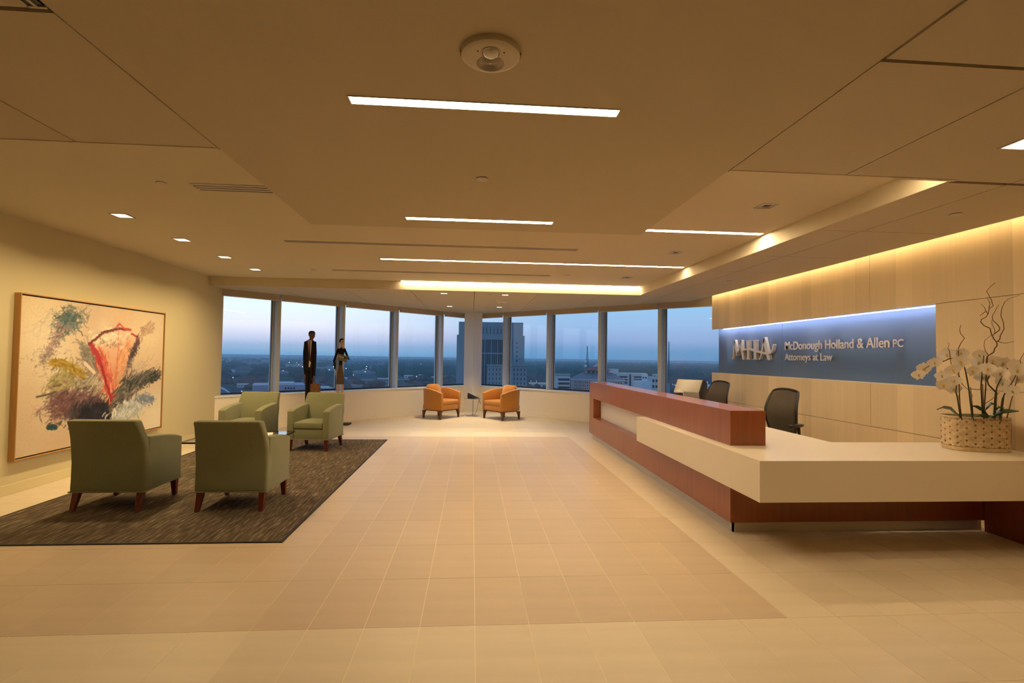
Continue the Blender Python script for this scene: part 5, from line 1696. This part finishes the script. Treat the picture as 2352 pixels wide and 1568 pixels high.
block(tw, 8.0, 8.3, 8, 8.3, zt, zt + 2.6, conc_m, 'roof_mast')

# hip-roofed pink building with lantern and belvedere
pk = bldg('stepped_roof_building', 'pinkish stone building with hipped roof and raised square lantern', 13.1, 500)
block(pk, -20, 30, 0, 30, 0, Hh - 18.5, pinkst)
block(pk, -20.6, 30.6, -.6, 30, Hh - 18.8, Hh - 17.6, palest, 'cornice')
win_grid(pk, -17, 6, 12, Hh - 30.5, Hh - 19.5, 4, 0, .45, .5)
win_grid(pk, 9, 28, 8, Hh - 30.5, Hh - 19.5, 4, 0, .45, .5)
q = MB(); q.rings([[(-20.6, -.6, Hh - 17.6), (30.6, -.6, Hh - 17.6), (30.6, 30, Hh - 17.6), (-20.6, 30, Hh - 17.6)], [(-9, 8, Hh - 11.6), (19, 8, Hh - 11.6), (19, 22, Hh - 11.6), (-9, 22, Hh - 11.6)]])
q.build('roof', roofm, pk)
block(pk, -6, 16, 7, 20, Hh - 14, Hh - 9.2, pinkst, 'lantern')
win_grid(pk, -5, 15, 5, Hh - 12.6, Hh - 9.6, 1, 7, .7, .7)
q = MB(); q.rings([[(-8.5, 4.5, Hh - 9.2), (18.5, 4.5, Hh - 9.2), (18.5, 23, Hh - 9.2), (-8.5, 23, Hh - 9.2)], [(0, 11, Hh - 5.8), (9, 11, Hh - 5.8), (9, 16, Hh - 5.8), (0, 16, Hh - 5.8)]])
q.build('lantern_roof', redb, pk)
q = MB(); q.rings([[(0, 10.5, Hh - 5.8), (9, 10.5, Hh - 5.8), (9, 16.5, Hh - 5.8), (0, 16.5, Hh - 5.8)], [(4.3, 13, Hh - 2.6), (4.7, 13, Hh - 2.6), (4.7, 13.5, Hh - 2.6), (4.3, 13.5, Hh - 2.6)]])
q.build('spire_roof', pinkst, pk)
# lattice masts
def mast(label, deg, D, z0, z1, w0, w1):
    TAKEN.append((polar(deg, D), 25))
    t = thing('radio_mast', label, 'mast', polar(deg, D) + Vector((0, 0, GZ0)), 0)
    q = MB()
    lv = 14
    for k in range(4):
        a = PI / 4 + k * PI / 2
        q.tube([(w0 * math.cos(a), w0 * math.sin(a), z0), (w1 * math.cos(a), w1 * math.sin(a), z1)], .16, 4)
    q.build('legs', conc_d, t)
    q = MB()
    for i in range(lv):
        for k in range(4):
            a, b_ = PI / 4 + k * PI / 2, PI / 4 + (k + 1) * PI / 2
            u0, u1 = i / lv, (i + 1) / lv
            r0, r1 = w0 + (w1 - w0) * u0, w0 + (w1 - w0) * u1
            q.tube([(r0 * math.cos(a), r0 * math.sin(a), z0 + (z1 - z0) * u0), (r1 * math.cos(b_), r1 * math.sin(b_), z0 + (z1 - z0) * u1)], .10, 4)
    o_ = q.build('bracing', conc_d, t); o_['kind'] = 'stuff'
    MB().box(-w0 * 1.2, w0 * 1.2, -w0 * 1.2, w0 * 1.2, 0, z0).build('support', greyst, t)
    return t
ms1 = mast('dark lattice radio mast rising behind the pink building', 12.55, 560, Hh - 11, Hh + 15.5, 1.6, .35)
for zz in (Hh - 1.5, Hh - 6.0):
    MB().blob((-2.0, -1.6, zz), (1.5, .5, 1.5), 12, 8).build('dish', whitest, ms1, smooth=True)
mast('thin lattice mast against the sky in the window beside the veneer wall', 21.05, 600, Hh - 24, Hh + 22, .9, .25)

b1 = bldg('office_block', 'pale office block with banded windows before the tower side of the pink building', 9.75, 470)
block(b1, -6, 8, 0, 20, 0, Hh - 13.5, palest)
for k in range(4):
    block(b1, -2.5, 7.6, -.3, .2, Hh - 18 - k * 3.6, Hh - 16.2 - k * 3.6, winm, 'window')
block(b1, -6.3, 8.3, -.4, 20, Hh - 13.6, Hh - 12.6, greyst, 'parapet')
b2 = bldg('office_block', 'long pale building with dark bays behind the far end of the desk', 16.6, 620)
block(b2, -20, 24, 0, 30, 0, Hh - 14.5, palest)
block(b2, -20, -8, 4, 24, Hh - 14.5, Hh - 10, palest, 'penthouse')
for x0, x1 in ((-19, -14), (-8, 3), (9, 22)):
    win_grid(b2, x0, x1, 1, Hh - 27, Hh - 17, 3, 0, .9, .6)
for x in (-11, 5.5):
    block(b2, x - 1, x + 1, -.2, .2, Hh - 32, Hh - 15.5, winm, 'window')
b3 = bldg('white_building', 'small white stepped building just above the desk top', 18.4, 540)
block(b3, -9, 9, 0, 16, 0, Hh - 20, whitest)
block(b3, -1, 5, 2, 10, Hh - 20, Hh - 13, whitest, 'upper_storey')
block(b3, 5, 9, 3, 10, Hh - 20, Hh - 15, palest, 'upper_storey')
win_grid(b3, -.5, 4.5, 2, Hh - 18, Hh - 15, 1, 2, .6, .5)
b4 = bldg('parking_block', 'square pale concrete block with two rows of dark openings', 20.0, 480)
block(b4, -6, 6, 0, 14, 0, Hh - 14, palest)
block(b4, -5, 4.5, 1, 12, Hh - 14, Hh - 11.5, palest, 'penthouse')
win_grid(b4, -4.5, 4.0, 3, Hh - 13.6, Hh - 12.0, 1, 1, .6, .6)
win_grid(b4, -5.5, 5.5, 4, Hh - 19, Hh - 15, 1, 0, .66, .6)
win_grid(b4, -5.5, 5.5, 4, Hh - 24, Hh - 20, 1, 0, .66, .6)
b5 = bldg('white_office', 'white office block with a grid of paired windows beside the monitor', 23.3, 350)
block(b5, -8, 16, 0, 20, 0, Hh - 14.2, whitest)
block(b5, -3, 10, 3, 14, Hh - 14.2, Hh - 12, whitest, 'penthouse')
win_grid(b5, -7.6, -4.4, 2, Hh - 30, Hh - 17.2, 5, 0, .72, .5)
win_grid(b5, -2.2, 1.4, 2, Hh - 30, Hh - 17.2, 5, 0, .72, .5)
win_grid(b5, 3.4, 7.0, 2, Hh - 30, Hh - 17.2, 5, 0, .72, .5)
b6 = bldg('museum_block', 'broad lavender grey building with arched windows low in the first window', -20.1, 350)
block(b6, -11.5, 18, 0, 30, 0, Hh - 17.2, mat('lavender_stone', (.34, .31, .36, 1), .9))
block(b6, -3, 12, 4, 20, Hh - 17.2, Hh - 16.0, palest, 'roof_plant')
win_grid(b6, -4.5, 3.5, 3, Hh - 23.6, Hh - 20.8, 1, 0, .34, .7)
win_grid(b6, 6, 12.5, 4, Hh - 23.8, Hh - 20.2, 1, 0, .5, .9)
win_grid(b6, 6, 12.5, 4, Hh - 19.9, Hh - 18.5, 1, 0, .5, .8)
b7 = bldg('arched_hall', 'hall with a curved blue metal roof beside the lavender building', -24.9, 340)
pf = [(-9 + 18 * i / 14, Hh - 25.5 + 7.5 * math.sin(PI * (.12 + .88 * i / 14)) ** .8) for i in range(15)]
MB().prism([(-9, 0)] + pf + [(9, 0)], 0, 22, 'y').build('roof', bluer, b7)
block(b7, -9.3, 9.3, .3, .6, Hh - 30, Hh - 25.6, palest)
b8 = bldg('low_sheds', 'low purple grey shed with pale gutters under the first window', -27.0, 300)
block(b8, -8, 6, 0, 10, 0, Hh - 20.5, mat('shed_wall', (.28, .23, .30, 1), .9))
block(b8, -8.4, 6.4, -.4, 10.4, Hh - 20.6, Hh - 19.6, whitest, 'roof')
win_grid(b8, -4, 5, 2, Hh - 24, Hh - 21.6, 1, 0, .4, .7)
rr = random.Random(8)
nmz = ['pale', 'white', 'grey', 'cream', 'long', 'low', 'small', 'flat']
spots = [(-22.8, 900, 16, 5, 'white row of sheds at the wood edge in the first window'), (-25.9, 1500, 22, 6, 'pale shed with bright roof far off in the first window'), (-23.9, 1650, 20, 6, 'smaller pale shed far off in the first window'), (-15.8, 800, 26, 5, 'long low building beyond the suited sculpture'), (-13.6, 1100, 20, 6, 'low flat roofed store beyond the woman sculpture'), (-9.4, 1050, 22, 7, 'low white store in the window past the woman sculpture'), (-6.6, 1250, 30, 6, 'low pale warehouse cluster in the third window'), (-3.9, 1180, 20, 6, 'pale warehouse in the window before the corner column'), (-5.2, 1320, 26, 5, 'grey warehouse row in the window before the corner column'), (7.2, 900, 30, 8, 'low pale rooftop beside the tower on the desk side'), (8.4, 760, 18, 7, 'small grey building below the woods near the tower'), (19.0, 1250, 22, 6, 'pale roofs among the brown trees above the desk'), (22.6, 1000, 40, 5, 'long low roof behind the white office by the monitor')]
for dg_, D, wd, h_, lb in spots:
    t = bldg('warehouse', lb, dg_, D)
    block(t, -wd / 2, wd / 2, 0, wd * .6, 0, h_, [palest, whitest, greyst][rr.randrange(3)])
    block(t, -wd / 2 - .5, wd / 2 + .5, -.5, wd * .6 + .5, h_, h_ + .8, whitest, 'roof')
    win_grid(t, -wd / 2 + 1, wd / 2 - 1, 4, h_ * .3, h_ * .8, 1, 0, .5, .6)
woods('dark wooded belt below the horizon beyond the desk side windows', 9000, -9, 32, 1500, 7000, 9, 15, tree1, 1, -1.6)
woods('scattered tree clumps on the plain seen past the sculptures', 5000, -34, -4, 1250, 9000, 6, 12, tree1, 2, .3)
woods('brownish street trees among the low buildings beyond the desk', 1800, 2, 32, 560, 1500, 6, 12, tree2, 3, -.2)
woods('loose dark trees before the fields near the tower', 900, -30, 2, 850, 1400, 5, 10, tree2, 4, .5)

ms_ = []
Vs, Fs, mi, off = [], [], [], 0
for V, F, m in WOODS:
    if m not in ms_:
        ms_.append(m)
    Vs.append(V); Fs.append(F + off); mi.append(np.full(len(F), ms_.index(m), np.int32))
    off += len(V)
V, F, mi = np.concatenate(Vs), np.concatenate(Fs), np.concatenate(mi)
me = bpy.data.meshes.new('woods')
me.vertices.add(len(V)); me.vertices.foreach_set('co', V.ravel())
me.loops.add(F.size); me.loops.foreach_set('vertex_index', F.ravel().astype(np.int32))
me.polygons.add(len(F)); me.polygons.foreach_set('loop_start', np.arange(0, F.size, 3, dtype=np.int32))
me.update(calc_edges=True)
for m in ms_:
    me.materials.append(m)
me.polygons.foreach_set('material_index', mi)
o = link('woods', me)
o['kind'] = 'stuff'
o['label'] = 'dark woods and street trees spread over the plain to the horizon'
o['category'] = 'trees'

lampm = MB()
rr = random.Random(12)
for _ in range(70):
    dg_ = rr.choice([rr.uniform(-29, -3), rr.uniform(5, 30)])
    D = rr.uniform(600, 3200)
    p = polar(dg_, D)
    lampm.blob((p.x, p.y, GZ0 + 9), .00065 * D * rr.uniform(.5, 1.1), 6, 4)
o = lampm.build('street_lamps', M['e_dot']); o['kind'] = 'stuff'; o['label'] = 'tiny white street lamps scattered over the plain'; o['category'] = 'lights'
roadm = mat('road', (.30, .27, .27, 1), .9)
for lb, pts in (('pale road sweeping below the sculptures towards the river', [(-17.5, 720), (-16.2, 740), (-15.2, 800), (-14.6, 900), (-12, 960), (-8, 940)]), ('pale straight road crossing the plain in the third window', [(-12, 1150), (-8, 1180), (-3, 1220)])):
    q = MB()
    P = [polar(a, d) for a, d in pts]
    rs = []
    for i, p in enumerate(P):
        d = (P[min(i + 1, len(P) - 1)] - P[max(i - 1, 0)]).normalized()
        n = Vector((-d.y, d.x, 0)) * 7
        rs.append([tuple(p + n + Vector((0, 0, GZ0 + .1))), tuple(p - n + Vector((0, 0, GZ0 + .1))), tuple(p - n + Vector((0, 0, GZ0 + .6))), tuple(p + n + Vector((0, 0, GZ0 + .6)))])
    q.rings(rs)
    smesh(q.build('road', roadm), lb)

# evening haze over the plain (outdoors only)
hz = bpy.data.materials.new('haze')
hz.use_nodes = True
t_ = hz.node_tree
t_.nodes.clear()
o_ = N(t_, 'ShaderNodeOutputMaterial')
vs_ = N(t_, 'ShaderNodeVolumeScatter')
vs_.inputs['Color'].default_value = (.70, .85, 1.0, 1)
vs_.inputs['Density'].default_value = 1.3e-4
vs_.inputs['Anisotropy'].default_value = .2
t_.links.new(vs_.outputs[0], o_.inputs['Volume'])
hb = MB().box(-9000, 9000, 120, 9000, GZ0 - 5, 160).build('outside_haze', hz)
hb['kind'] = 'stuff'
hb['label'] = 'thin blue evening haze lying over the plain'
hb['category'] = 'haze'
SC.cycles.volume_bounces = 1
